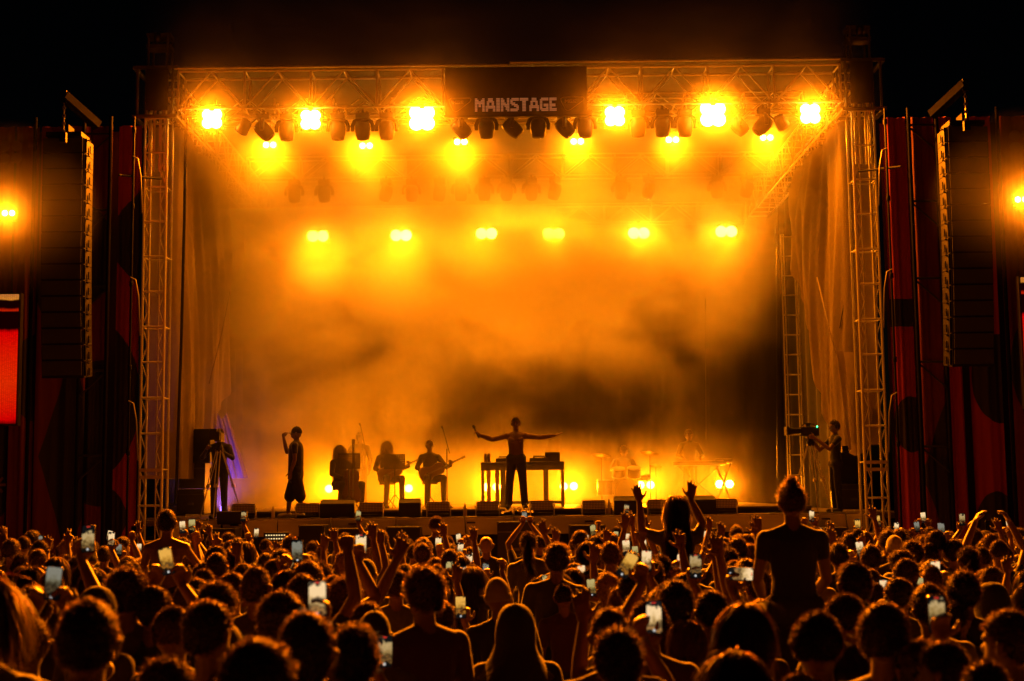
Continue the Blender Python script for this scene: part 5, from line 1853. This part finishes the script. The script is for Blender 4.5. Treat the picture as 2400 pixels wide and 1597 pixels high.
# man in black walking off, hand to his face, long shorts and white shoes
Ym = 27.3
L = upper()
arm(L, 1, (0.26, 0.22, 1.28), (0.1, 0.26, 1.56), 0.5)
hand(L, (0.1, 0.26, 1.56), (-0.4, -0.1, 0.9), (-0.6, -0.6, 0), 1, (0.8,) * 4)
arm(L, -1, (-0.27, -0.02, 1.12), (-0.26, 0.06, 0.88), 0.5)
hand(L, (-0.26, 0.06, 0.88), (0, 0.2, -1), (1, 0, 0), -1, (0.5,) * 4)
L.cap((0, 0, 1.32), 0.185, (0, 0, 0.82), 0.19, SH, 1.0, 0.8)
L.cap((-0.08, 0, 0.93), 0.13, (0.08, 0, 0.93), 0.13, PA)
for s, fy in ((-1, -0.12), (1, 0.16)):
    L.cap((s * 0.09, 0, 0.9), 0.11, (s * 0.1, fy * 0.8, 0.42), 0.115, PA)
    L.cap((s * 0.1, fy * 0.85, 0.42), 0.055, (s * 0.1, fy, 0.1), 0.04, SK)
    L.cap((s * 0.1, fy - 0.03, 0.055), 0.05, (s * 0.11, fy + 0.17, 0.042), 0.042, SO)
person(L, 'person', 'man in a black T-shirt and long shorts standing side-on in white shoes', (at(693, 1205, Ym).x, Ym, DECK + 0.002), pi / 2, 'cap', mats=[M_SKIN, M_SHIRT, M_PANTS, M_SHOEW], scale=1.0)

# tripod cameras and their operators
def tripod_camera(loc, yaw, h, label, green=False):
    t = thing('tripod_camera', label, 'video camera', loc, (0, 0, yaw), group='video cameras')
    for k in range(3):
        a = k * 2 * pi / 3 + pi / 2
        f = Vector((0.48 * cos(a), 0.48 * sin(a), 0.02))
        tp = Vector((0.05 * cos(a), 0.05 * sin(a), h - 0.1))
        lg = MB().tube([f, f.lerp(tp, 0.5)], 0.013, 6)
        sd = Vector((-sin(a), cos(a), 0)) * 0.03
        lg.tube([f.lerp(tp, 0.45) + sd, tp + sd], 0.011, 6).tube([f.lerp(tp, 0.45) - sd, tp - sd], 0.011, 6)
        lg.box(f.lerp(tp, 0.47), (0.08, 0.06, 0.05))
        lg.build('tripod_leg', M_ALU, t)
    MB().lathe([(0.07, h - 0.13), (0.075, h - 0.06), (0.05, h), (0.05, h + 0.05)], 14).build('fluid_head', M_BLACKM, t)
    b = MB().box((0, 0.02, h + 0.15), (0.13, 0.36, 0.18)).build('camera_body', M_BLACK, t, bevel=0.015)
    MB().lathe([(0.055, 0.2), (0.06, 0.3), (0.075, 0.42), (0.08, 0.44)], 16, 'y', (0, 0, h + 0.16)).build('lens', M_BLACKM, t)
    MB().box((0, 0.46, h + 0.16), (0.2, 0.05, 0.16)).build('lens_hood', M_BLACK, t)
    MB().box((0.11, 0.02, h + 0.27), (0.12, 0.09, 0.08)).build('viewfinder', M_BLACK, t)
    MB().tube([(0, -0.1, h + 0.25), (0, -0.06, h + 0.3), (0, 0.12, h + 0.3), (0, 0.16, h + 0.25)], 0.012, 6).build('carry_handle', M_BLACKM, t)
    MB().tube([(0.04, -0.05, h), (0.14, -0.5, h - 0.12)], 0.01, 6).build('pan_bar', M_BLACKM, t)
    if green:
        MB().lathe([(0.012, -0.01), (0.02, 0), (0.012, 0.01)], 10, 'y', (-0.07, -0.12, h + 0.24)).build('tally_light', emat('green_tally', (0.05, 1.0, 0.35), 6.0), t)
    return t
Yl = 27.4
xl = at(513, 1210, Yl).x
tripod_camera((xl + 0.06, Yl - 0.3, DECK + 0.002), pi, 1.42, 'tripod video camera pointed at the crowd beside the violet cloth')
L = upper()
legs(L)
arm(L, 1, (0.3, 0.14, 1.2), (0.12, 0.4, 1.36), 1.0)
hand(L, (0.12, 0.4, 1.36), (-0.2, 0.9, 0.2), (-1, 0, 0), 1, (0.9,) * 4)
arm(L, -1, (-0.3, 0.12, 1.18), (-0.14, 0.36, 1.3), 1.0)
hand(L, (-0.14, 0.36, 1.3), (0.2, 0.9, 0.1), (1, 0, 0), -1, (0.9,) * 4)
person(L, 'person', 'camera operator in dark clothes behind the tripod by the violet cloth', (xl - 0.06, Yl + 0.28, DECK + 0.002), pi - 0.1, 'short')
Yr = 26.9
xr_ = at(1932, 1200, Yr).x
tripod_camera((xr_ - 0.22, Yr, DECK + 0.002), pi / 2 + 0.1, 1.4, 'tripod video camera with a green light aimed across the stage', True)
L = upper()
legs(L)
for s in (-1, 1):
    arm(L, s, (s * 0.26, 0.22, 1.2), (s * 0.12, 0.44, 1.42), 0.5)
    hand(L, (s * 0.12, 0.44, 1.42), (-s * 0.2, 0.9, 0.3), (-s, 0, 0), s, (0.9,) * 4)
hs = person(L, 'person', 'cameraman in black wearing a headset beside the tripod with the green light', (xr_ + 0.26, Yr + 0.05, DECK + 0.002), pi / 2 + 0.15, 'short')
MB().tube([(-0.1 * cos(a), -0.01, 1.65 + 0.125 * sin(a)) for a in np.linspace(0, pi, 9)], 0.01, 6).lathe([(0.04, 0.09), (0.042, 0.115)], 12, 'x', (0, -0.01, 1.64)).lathe([(0.04, -0.115), (0.042, -0.09)], 12, 'x', (0, -0.01, 1.64)).build('headset', M_BLACK, hs)

# clutter along the stage edge: cables, papers, cups
M_CABLE = mat('black_cable', (0.02, 0.02, 0.02), 0.5)
crnd = random.Random(3)
CW = ['by the tripod camera', 'below the man in black', 'below the cellist', 'below the bass player', 'by the crumpled sheet', 'below the drum kit', 'below the keyboard', 'by the headset cameraman']
for i, px in enumerate((560, 690, 820, 1000, 1240, 1480, 1650, 1880)):
    x, y = at(px, 1200, 26.6).x, 26.55
    pts = []
    for k in range(9):
        pts.append((x + k * 0.16 - 0.6, y + crnd.uniform(-0.12, 0.35), DECK + 0.012))
    if i % 2:
        pts += [(pts[-1][0] + 0.05, 26.22, DECK + 0.01), (pts[-1][0] + 0.07, 26.2, DECK - 0.3), (pts[-1][0] + 0.1, 26.2, DECK - 0.9)]
    o = MB().tube(pts, 0.011, 6).build('stage_cable', M_CABLE, None, smooth=True)
    tag(o, 'loose black cable on the stage edge ' + CW[i], 'cable', 'cables on the stage edge')
for i, (px, lab) in enumerate(((1180, 'set list paper taped to the deck before the singer'), (940, 'paper sheet on the deck before the guitarists'), (1600, 'paper sheet on the deck before the keyboard'))):
    o = MB().grid(lambda u, v: (u * 0.21, v * 0.3, 0.004 + 0.006 * sin(u * 5) * v), 4, 4).build('paper_sheet', mat('white_paper', (0.75, 0.73, 0.7), 0.7), None, (at(px, 1200, 26.6).x, 26.45, DECK + 0.002))
    tag(o, lab, 'paper', 'papers on the deck')
bottle(640, 26.6, DECK + 0.002, 'plastic bottle on the stage edge near the man in black')
bottle(1090, 26.7, DECK + 0.002, 'plastic bottle on the stage edge between two cell lights', 0.26)
bottle(1590, 26.7, DECK + 0.002, 'plastic bottle on the stage edge before the keyboard')
# ================================================================== side walls, hanging speakers, screens
def banner_mat(name, red, dark, shapes, streak=0.5):
    """printed cloth: red ground with dark discs and bars, in metres on the wall (object x, z)"""
    m = bpy.data.materials.new(name)
    m.use_nodes = True
    nt = m.node_tree
    b = nt.nodes['Principled BSDF']
    b.inputs['Roughness'].default_value = 0.6
    tc = nt.nodes.new('ShaderNodeTexCoord')
    sp = nt.nodes.new('ShaderNodeSeparateXYZ')
    nt.links.new(tc.outputs['Object'], sp.inputs[0])
    def M(op, a, b_=None):
        n = nt.nodes.new('ShaderNodeMath')
        n.operation = op
        for i, x in enumerate((a, b_)):
            if x is None:
                continue
            if isinstance(x, (int, float)):
                n.inputs[i].default_value = x
            else:
                nt.links.new(x, n.inputs[i])
        return n.outputs[0]
    fac = None
    for (kind, cx, cz, a, c) in shapes:
        dx, dz = M('ABSOLUTE', M('SUBTRACT', sp.outputs[0], cx)), M('ABSOLUTE', M('SUBTRACT', sp.outputs[2], cz))
        if kind == 'disc':
            d = M('SQRT', M('ADD', M('POWER', M('DIVIDE', dx, a), 2), M('POWER', M('DIVIDE', dz, c), 2)))
        elif kind == 'box':
            d = M('MAXIMUM', M('DIVIDE', dx, a), M('DIVIDE', dz, c))
        else:
            d = M('ADD', M('DIVIDE', dx, a), M('DIVIDE', dz, c))
        v = M('LESS_THAN', d, 1.0)
        fac = v if fac is None else M('MAXIMUM', fac, v)
    nz_ = nt.nodes.new('ShaderNodeTexNoise')
    nz_.inputs['Scale'].default_value = 1.7
    nz_.inputs['Detail'].default_value = 3
    mp_ = nt.nodes.new('ShaderNodeMapping')
    mp_.inputs['Scale'].default_value = (3.5, 1, 0.35)
    nt.links.new(tc.outputs['Object'], mp_.inputs[0])
    nt.links.new(mp_.outputs[0], nz_.inputs['Vector'])
    bp = nt.nodes.new('ShaderNodeBump')
    bp.inputs['Strength'].default_value = streak
    bp.inputs['Distance'].default_value = 0.08
    nt.links.new(nz_.outputs['Fac'], bp.inputs['Height'])
    nt.links.new(bp.outputs[0], b.inputs['Normal'])
    mx = nt.nodes.new('ShaderNodeMix')
    mx.data_type = 'RGBA'
    mx.inputs[6].default_value = (*red, 1)
    mx.inputs[7].default_value = (*dark, 1)
    if fac:
        nt.links.new(fac, mx.inputs[0])
    else:
        mx.inputs[0].default_value = 0
    nt.links.new(mx.outputs[2], b.inputs['Base Color'])
    return m
RED, REDD, DK = (0.32, 0.014, 0.006), (0.14, 0.014, 0.009), (0.015, 0.013, 0.013)
def cloth_panel(u, v, w, h, ph):
    return ((u - 0.5) * w, 0.03 * sin(u * 9 + ph + v * 2) + 0.015 * sin(u * 23 + ph), h * v)
for s in (-1, 1):
    side = SIDE[s]
    X0 = s * 8.65
    BY = 24.9
    bk = BY / 26.6
    wl = thing('banner_screen', 'tall printed red and black cloth wall beside the stage on the ' + side, 'banner wall', (X0, BY, 0), group='printed cloth walls')
    if s < 0:
        strips = [(-7.36, 0.46, RED, [('disc', -0.6, 4.0, 0.85, 1.4), ('dia', 0.3, 6.9, 0.9, 1.0), ('disc', -0.55, 1.9, 0.6, 0.6)]),
                  (-7.92, 0.42, REDD, [('disc', 0.1, 3.4, 0.9, 1.3), ('disc', -0.5, 6.6, 0.8, 1.0)]),
                  (-8.62, 0.92, REDD, [('dia', 0.2, 3.0, 0.55, 1.9), ('disc', 0, 6.2, 0.5, 0.9)]),
                  (-9.35, 0.44, REDD, [('disc', 0.3, 4.4, 0.5, 0.8)]), (-9.85, 0.5, REDD, [('disc', 0, 3, 0.5, 1.1)]), (-10.5, 0.7, REDD, [])]
    else:
        strips = [(7.46, 0.42, RED, [('disc', 0.1, 3.4, 0.3, 0.5), ('box', 0, 5.4, 0.3, 0.25)]), (8.0, 0.44, REDD, [('dia', 0.2, 2.5, 0.45, 1.3)]),
                  (8.42, 0.34, RED, [('box', 0, 6.3, 0.5, 1.6)]), (9.02, 0.62, RED, [('disc', 0.25, 4.2, 0.5, 0.8), ('disc', 0.1, 1.5, 0.4, 0.7)]), (9.72, 0.55, REDD, [('disc', 0.2, 4.4, 0.4, 0.9)]), (10.4, 0.7, REDD, [])]
    for k, (x, w, c, shp) in enumerate(strips):
        MB().grid(lambda u, v: cloth_panel(u, v, w * bk, 8.98, k * 1.7), 16, 24).build('cloth_strip', banner_mat('printed_cloth', c, DK, shp), wl, (x * bk - X0, 0, 0), smooth=True)
    MB().grid(lambda u, v: ((u - 0.5) * 4.6, 0, 8.95 * v), 4, 4).build('backing_sheet', M_DARKCLOTH, wl, (s * 9.1 - X0, 0.3, 0))
    # motif square near the outer edge
    mx_, mz_ = (at(28, 345, BY) if s < 0 else at(2390, 320, BY)).x - X0, 8.5
    for i in range(2):
        for j in range(2):
            MB().lathe([(0.10, -0.06), (0.10, -0.055)], 20, 'y', (mx_ + (i - 0.5) * 0.22, 0, mz_ + (j - 0.5) * 0.22)).build('motif_disc', mat('motif_print', (0.16, 0.07, 0.05), 0.7), wl)
    if s < 0:
        for k in range(8):
            a = k * pi / 4
            MB().box((mx_ - 0.1 + 0.1 * cos(a), -0.06, 2.5 + 0.1 * sin(a)), (0.16, 0.006, 0.045), (0, -a, 0)).build('motif_ray', mat('motif_print', (0.16, 0.07, 0.05), 0.7), wl)
    # scaffold frame in front of the cloth
    sf = thing('scaffold_frame', 'thin scaffold poles braced against the printed cloth wall on the ' + side, 'scaffold', (s * 7.1, 24.6, 0), group='scaffold frames')
    off = sf.location
    xs = (6.78, 7.2, 7.68, 8.56) if s < 0 else (6.78, 7.2, 7.7, 8.8)
    for x in xs:
        bar('scaffold_pole', (s * x, 24.7, 0), (s * x, 24.7, 9.1), 0.022 if x < 7 else 0.036, M_RIG, sf, off)
    for z in (1.0, 3.0, 4.5, 6.0, 7.4, 8.8):
        bar('scaffold_ledger', (s * 7.2, 24.76, z), (s * 7.7, 24.76, z), 0.022, M_BLACKM, sf, off)
        bar('scaffold_brace', (s * 7.2, 24.8, z), (s * 7.7, 24.8, z - 0.45), 0.018, M_BLACKM, sf, off)
        bar('pole_coupler', (s * xs[0], 24.7, z), (s * xs[0], 24.7, z + 0.09), 0.036, M_RIG, sf, off)
    for z in (3.4, 5.6, 7.8):
        cab = MB().tube([(s * 6.78, 24.66, z + 0.55), (s * 6.68, 24.62, z + 0.5), (s * 6.62, 24.6, z + 0.2), (s * 6.58, 24.6, z - 0.5)], 0.014, 6).build('hanging_cable', mat('grey_cable', (0.18, 0.17, 0.15), 0.6), sf, tuple(-v for v in off), smooth=True)
    bar('stabiliser_tube', (s * 6.5, 25.6, 8.15), (s * 7.0, 24.6, 8.0), 0.022, M_RIG, sf, off)
    # hoist beam over the speakers
    hb = thing('speaker_hoist', 'short hoist beam with hanging chain above the speaker column on the ' + side, 'beam', at(150 if s < 0 else 2262, 225 if s < 0 else 198, 22.6), group='speaker hoists')
    e = Vector((s * -0.42, 0.5, -0.38))
    d = MB()
    MB().tube([(0, 0, 0), e], 0.1, 4).build('beam', M_RIG, hb)
    MB().box((0, -0.02, -0.02), (0.1, 0.05, 0.2)).build('end_plate', M_RIG, hb)
    MB().tube([(0.0, 0.02, -0.06), (0.0, 0.02, -0.62)], 0.012, 6).build('chain', M_STEEL, hb)
    for k in range(4):
        MB().lathe([(0.02, -0.01), (0.034, 0), (0.02, 0.01)], 8, 'y', (0, 0.02, -0.2 - 0.13 * k)).build('chain_link', M_STEEL, hb)
    MB().box((0, 0.02, -0.7), (0.1, 0.08, 0.16)).build('hook_block', M_RIG, hb)
    # line array
    xa = (at(150, 325, 23.2) if s < 0 else at(2266, 300, 23.2)).x
    la = thing('line_array', 'long black column of hanging loudspeakers on the ' + side, 'speaker array', (xa, 23.2, 8.33 if s < 0 else 8.36), group='hanging speaker columns')
    n = 15
    cw = 0.70
    z, y, tilt = 0.0, 0.0, 0.0
    for i in range(n):
        h = 0.27
        tilt = 0.004 * i ** 1.35
        block('cabinet', (s * 0.012 * (n - i) * 0 - s * 0.006 * i * 0, y + 0.25, z - h / 2), (cw, 0.5, h - 0.012), M_CAB, la, rot=(tilt, 0, 0))
        block('cabinet_grille', (0, y - 0.033, z - h / 2), (cw - 0.04, 0.012, h - 0.03), M_GRILLE, la, rot=(tilt, 0, 0))
        gx = -s * (cw / 2 + 0.02)
        block('rigging_arm', (gx, y + 0.05, z - h / 2), (0.03, 0.05, h - 0.02), M_RIG, la, rot=(tilt, 0, 0))
        block('rigging_pin', (gx - s * 0.03, y + 0.06, z - 0.04), (0.06, 0.022, 0.02), M_RIG, la, rot=(0, 0.3, 0))
        block('rigging_plate', (gx - s * 0.02, y + 0.25, z - h / 2 - 0.03), (0.02, 0.12, h * 0.45), M_RIG, la, rot=(tilt, 0, 0))
        z -= h * cos(tilt)
        y += h * sin(tilt)
    MB().box((0, 0.2, 0.06), (0.6, 0.45, 0.08)).box((0, 0.2, 0.16), (0.12, 0.3, 0.16)).build('flying_frame', M_RIG, la)
    # LED screen at the outer edge
    xe = at(36, 800, 24.0).x if s < 0 else at(2397, 640, 24.0).x
    zc, zh = (at(18, 840, 24.0).z, 2.25) if s < 0 else (at(2395, 800, 24.0).z, 2.25)
    sc2 = thing('video_screen', 'glowing red video screen at the outer edge beyond the ' + side, 'screen', (xe + s * 1.1, 24.1, zc), group='red video screens')
    m = bpy.data.materials.new('red_screen_picture')
    m.use_nodes = True
    nt = m.node_tree
    nt.nodes.remove(nt.nodes['Principled BSDF'])
    em = nt.nodes.new('ShaderNodeEmission')
    tc = nt.nodes.new('ShaderNodeTexCoord')
    sp = nt.nodes.new('ShaderNodeSeparateXYZ')
    nt.links.new(tc.outputs['Object'], sp.inputs[0])
    nn = nt.nodes.new('ShaderNodeTexNoise')
    nn.inputs['Scale'].default_value = 2.2
    nn.inputs['Detail'].default_value = 5
    nt.links.new(tc.outputs['Object'], nn.inputs['Vector'])
    ma = nt.nodes.new('ShaderNodeMath')
    ma.operation = 'MULTIPLY_ADD'
    nt.links.new(sp.outputs[2], ma.inputs[0])
    ma.inputs[1].default_value = 1 / 2.4
    ma.inputs[2].default_value = 0.5
    mb_ = nt.nodes.new('ShaderNodeMath')
    mb_.operation = 'MULTIPLY_ADD'
    nt.links.new(nn.outputs['Fac'], mb_.inputs[0])
    mb_.inputs[1].default_value = 0.06
    nt.links.new(ma.outputs[0], mb_.inputs[2])
    rp = nt.nodes.new('ShaderNodeValToRGB')
    rp.color_ramp.interpolation = 'LINEAR'
    st_ = [(0.05, (0.02, 0, 0)), (0.09, (0.9, 0.0, 0.0)), (0.35, (1.0, 0.03, 0.0)), (0.72, (0.95, 0.0, 0.0)), (0.745, (0.01, 0, 0)), (0.87, (0.01, 0, 0)), (0.88, (0.8, 0.02, 0.0)), (0.90, (0.01, 0, 0)), (0.955, (0.01, 0, 0)), (0.965, (0.9, 0.3, 0.03)), (1.0, (0.7, 0.22, 0.04))]
    while len(rp.color_ramp.elements) < len(st_):
        rp.color_ramp.elements.new(0.5)
    for el, (q, c) in zip(rp.color_ramp.elements, st_):
        el.position = q
        el.color = (*c, 1)
    nt.links.new(mb_.outputs[0], rp.inputs[0])
    br = nt.nodes.new('ShaderNodeTexBrick')
    br.inputs['Color1'].default_value = (1, 1, 1, 1)
    br.inputs['Color2'].default_value = (0.7, 0.7, 0.7, 1)
    br.inputs['Mortar'].default_value = (0.25, 0.25, 0.25, 1)
    br.inputs['Scale'].default_value = 14
    br.offset = 0.0
    xz = nt.nodes.new('ShaderNodeCombineXYZ')
    nt.links.new(sp.outputs[0], xz.inputs[0])
    nt.links.new(sp.outputs[2], xz.inputs[1])
    nt.links.new(xz.outputs[0], br.inputs['Vector'])
    mm = nt.nodes.new('ShaderNodeMix')
    mm.data_type = 'RGBA'
    mm.blend_type = 'MULTIPLY'
    mm.inputs[0].default_value = 0.8
    nt.links.new(rp.outputs[0], mm.inputs[6])
    nt.links.new(br.outputs[0], mm.inputs[7])
    nt.links.new(mm.outputs[2], em.inputs[0])
    em.inputs[1].default_value = 0.85
    nt.links.new(em.outputs[0], nt.nodes['Material Output'].inputs['Surface'])
    m.cycles.emission_sampling = 'NONE'
    MB().box((0, 0, 0), (2.2, 0.04, zh)).build('picture', m, sc2)
    MB().box((0, 0.1, 0), (2.26, 0.14, zh + 0.06)).build('cabinet', M_BLACK, sc2)

# ================================================================== tarpaulins, ropes, cables inside the wings
def tarp(s):
    def f(u, v):
        y = 26.75 + 4.6 * u
        zt, zb = 9.55, (2.6 if s < 0 else 3.1)
        # lower inner corner is cut away and gathered
        cut = max(0.0, u - (0.45 if s < 0 else 0.35)) * (1.5 if s < 0 else 2.6)
        zb2 = zb + cut * 2.6
        z = zt + (zb2 - zt) * v
        fold = 0.05 * sin(y * 3.3 + v * 2.2) + 0.03 * sin(y * 8 - v * 5) + 0.07 * sin(v * 5 + u * 3)
        fold += 0.05 * v * sin(y * 14 + v * 3)
        wrap = max(0.0, 0.1 - u) / 0.1
        return (s * (6.52 + fold - 0.22 * v * u + 0.5 * wrap), y, z)
    o = MB().grid(f, 46, 60).build('side_tarpaulin', M_TARP, None, smooth=True)
    tag(o, 'pale wrinkled tarpaulin hung inside the stage wing on the ' + SIDE[s], 'tarpaulin', 'wing tarpaulins')
for s in (-1, 1):
    tarp(s)
def gather(u, v):
    # the loose bunched foot of the tarpaulin by the tower
    a = u * pi * 1.15
    r = 0.34 * (1 - 0.45 * v) * (1 + 0.12 * sin(u * 23 + v * 4))
    return (6.62 + r * cos(a) * 1.05, 26.75 + 0.25 * sin(a), 4.9 - 1.75 * v - 0.25 * sin(u * pi) * v)
o = MB().grid(gather, 50, 24).build('loose_tarpaulin_end', M_TARP, None, smooth=True)
tag(o, 'bunched loose end of tarpaulin behind the tower near the headset cameraman', 'tarpaulin')
def rope(name, label, pts, r, m, cat='rope'):
    o = MB().tube(pts, r, 6).build(name, m, None, smooth=True)
    tag(o, label, cat)
rope('hanging_cable', 'thick black cable hanging from the roof beside the lattice tower', [at(437, 230, 26.4), at(432, 520, 26.4), at(425, 800, 26.45), at(412, 1180, 26.5)], 0.032, M_BLACK, 'cable')
M_ROPE = mat('pale_rope', (0.5, 0.42, 0.3), 0.7)
rope('guy_rope', 'thin guy rope with a tensioner slanting beside the violet cloth', [at(540, 680, 29), at(518, 790, 28.6), at(490, 900, 28.2)], 0.009, M_ROPE)
rope('guy_rope', 'guy rope with a tensioner slanting across the wing tarpaulin', [at(1915, 650, 28), at(1945, 780, 27.6), at(1988, 930, 27)], 0.011, M_ROPE)
rope('guy_rope', 'thin dark rope crossing the wing tarpaulin above the headset cameraman', [at(2008, 540, 27), at(1968, 770, 27.4)], 0.009, M_BLACK)
rope('drop_line', 'thin vertical line hanging before the dark smoke gap', [at(1820, 580, 33), at(1822, 1120, 33)], 0.012, M_BLACKM)
rope('drop_line', 'faint vertical wire hanging over the keyboard', [at(1653, 700, 33), at(1655, 1030, 33)], 0.008, M_STEEL)
# ladder-like rear truss on the keyboard side
lt = thing('rear_lattice_mast', 'dim ladder-like lattice mast standing in the back wing beyond the keyboard', 'truss', (at(1866, 1100, 33.5).x, 33.5, DECK))
for dx in (-0.19, -0.13, 0.13, 0.19):
    bar('chord', (dx, 0, 0), (dx, 0, 6.6), 0.016, M_ALU, lt)
for i in range(14):
    bar('rung', (-0.19, 0, 0.3 + i * 0.48), (0.19, 0, 0.3 + i * 0.48), 0.014, M_ALU, lt)
# pale cloth in the wing, the violet light on it also put into its colour
M_VIOLET = mat('violet_lit_cloth', (0.12, 0.1, 0.7), 0.8, transl=((0.25, 0.2, 0.9), 0.6))
def vio(u, v):
    w = 0.4 + 0.3 * (1 - v)
    return (-0.32 + u * w * 1.15 + 0.1 * (1 - v), 0.04 * sin(u * 24) + 0.02 * sin(u * 61), 1.45 * v - 0.16 * abs(sin(u * 7)) * v)
pv = at(520, 1100, 30.4)
o = MB().grid(vio, 60, 10).build('violet_lit_cloth', M_VIOLET, None, (pv.x, 30.4, pv.z - 0.2), smooth=True)
tag(o, 'pleated pale cloth glowing violet in the wing behind the tripod camera', 'cloth')
vl = thing('violet_lamp', 'small violet lamp hidden behind the pleated violet cloth', 'stage lamp', (pv.x - 0.1, 31.2, DECK + 0.1))
MB().box((0, 0, 0.05), (0.2, 0.16, 0.14)).build('housing', M_BLACK, vl)
MB().box((0, -0.085, 0.06), (0.16, 0.01, 0.1)).build('lens', emat('violet_glow', (0.3, 0.15, 1.0), 5.0), vl)
lamp_light(vl, (0, -0.12, 0.1), 60, (0.05, -1, 0.75), 84, 0.8, 0.05, (0.32, 0.13, 1.0))

# ================================================================== cases, boxes and speakers in the wings
def case(px0, px1, py0, py1, Y, d, label, m, cat='flight case', grille=False, name='flight_case'):
    a, b = at(px0, py0, Y), at(px1, py1, Y)
    w, h = b.x - a.x, a.z - b.z
    t = thing(name, label, cat, ((a.x + b.x) / 2, Y + d / 2, b.z))
    MB().box((0, 0, h / 2), (w, d, h)).build('box', m, t, bevel=0.01)
    for sx in (-1, 1):
        for z in (0.012, h - 0.012):
            MB().box((sx * (w / 2 - 0.01), -d / 2, z), (0.035, 0.02, 0.035)).build('corner', M_STEEL, t)
    if grille:
        MB().box((0, -d / 2 - 0.006, h / 2), (w * 0.88, 0.012, h * 0.92)).build('grille', M_GRILLE, t)
    else:
        MB().box((0, -d / 2 - 0.004, h * 0.78), (w + 0.006, 0.012, 0.02)).build('lid_seam', M_STEEL, t)
        MB().box((0, -d / 2 - 0.01, h * 0.4), (0.12, 0.02, 0.05)).build('latch', M_STEEL, t)
    return t
M_CASE = mat('case_board', (0.05, 0.045, 0.04), 0.4, vary=0.2)
case(444, 492, 1006, 1085, 27.9, 0.5, 'tall dark loudspeaker behind the tripod camera', M_BLACK, 'speaker', True, 'loudspeaker')
case(420, 480, 1085, 1145, 28.0, 0.6, 'dark case under the loudspeaker behind the tripod camera', M_CASE)
case(415, 478, 1147, 1205, 27.6, 0.7, 'road case on the deck beside the tripod camera', M_CASE)
case(1972, 2018, 991, 1060, 27.6, 0.5, 'upright black loudspeaker stacked behind the headset cameraman', M_BLACK, 'speaker', True, 'loudspeaker')
case(1966, 2030, 1062, 1132, 27.6, 0.55, 'wide black loudspeaker in the middle of the stack behind the headset cameraman', M_BLACK, 'speaker', True, 'loudspeaker')
case(1962, 2040, 1135, 1194, 27.4, 0.6, 'road case at the foot of the speaker stack behind the headset cameraman', M_CASE)
# understage line: subs, apron box, small console, cases in the pit
for i, (a, b, c, d_) in enumerate([(700, 760, 1232, 1292), (770, 855, 1240, 1300), (905, 985, 1236, 1300), (1335, 1420, 1232, 1300), (1620, 1700, 1240, 1300), (1890, 1990, 1238, 1300), (470, 550, 1240, 1300)]):
    case(a, b, c, d_, 25.4, 0.6, 'black subwoofer in the pit before the stage below ' + landmark((a + b) / 2), M_BLACK, 'speaker', True, 'subwoofer')
t = case(1165, 1255, 1224, 1330, 25.0, 0.9, 'black apron box jutting from the stage front below the singer', M_BLACK, 'apron box', False, 'apron_box')
cn = thing('pit_console', 'small console with rows of lit buttons in the pit below the man in black', 'console', at(648, 1268, 24.6))
MB().box((0, 0, 0), (0.42, 0.2, 0.3)).build('case', M_BLACK, cn, bevel=0.01)
for i in range(8):
    for j in range(2):
        MB().box((-0.16 + i * 0.045, -0.105, 0.1 - j * 0.06), (0.022, 0.008, 0.02)).build('lit_button', emat('button_glow', (1.0, 0.72, 0.3), 1.2), cn)
tm = thing('tom_stand', 'dark equipment case on a stand at the stage edge below the tripod camera', 'case', (at(545, 1215, 26.1).x, 26.1, 0))
MB().box((0, 0, 1.86), (0.5, 0.4, 0.24)).build('case', M_BLACK, tm, bevel=0.02)
for sx in (-1, 1):
    MB().tube([(sx * 0.2, 0, 0), (sx * 0.2, 0, 1.75)], 0.02, 6).build('leg', M_BLACKM, tm)
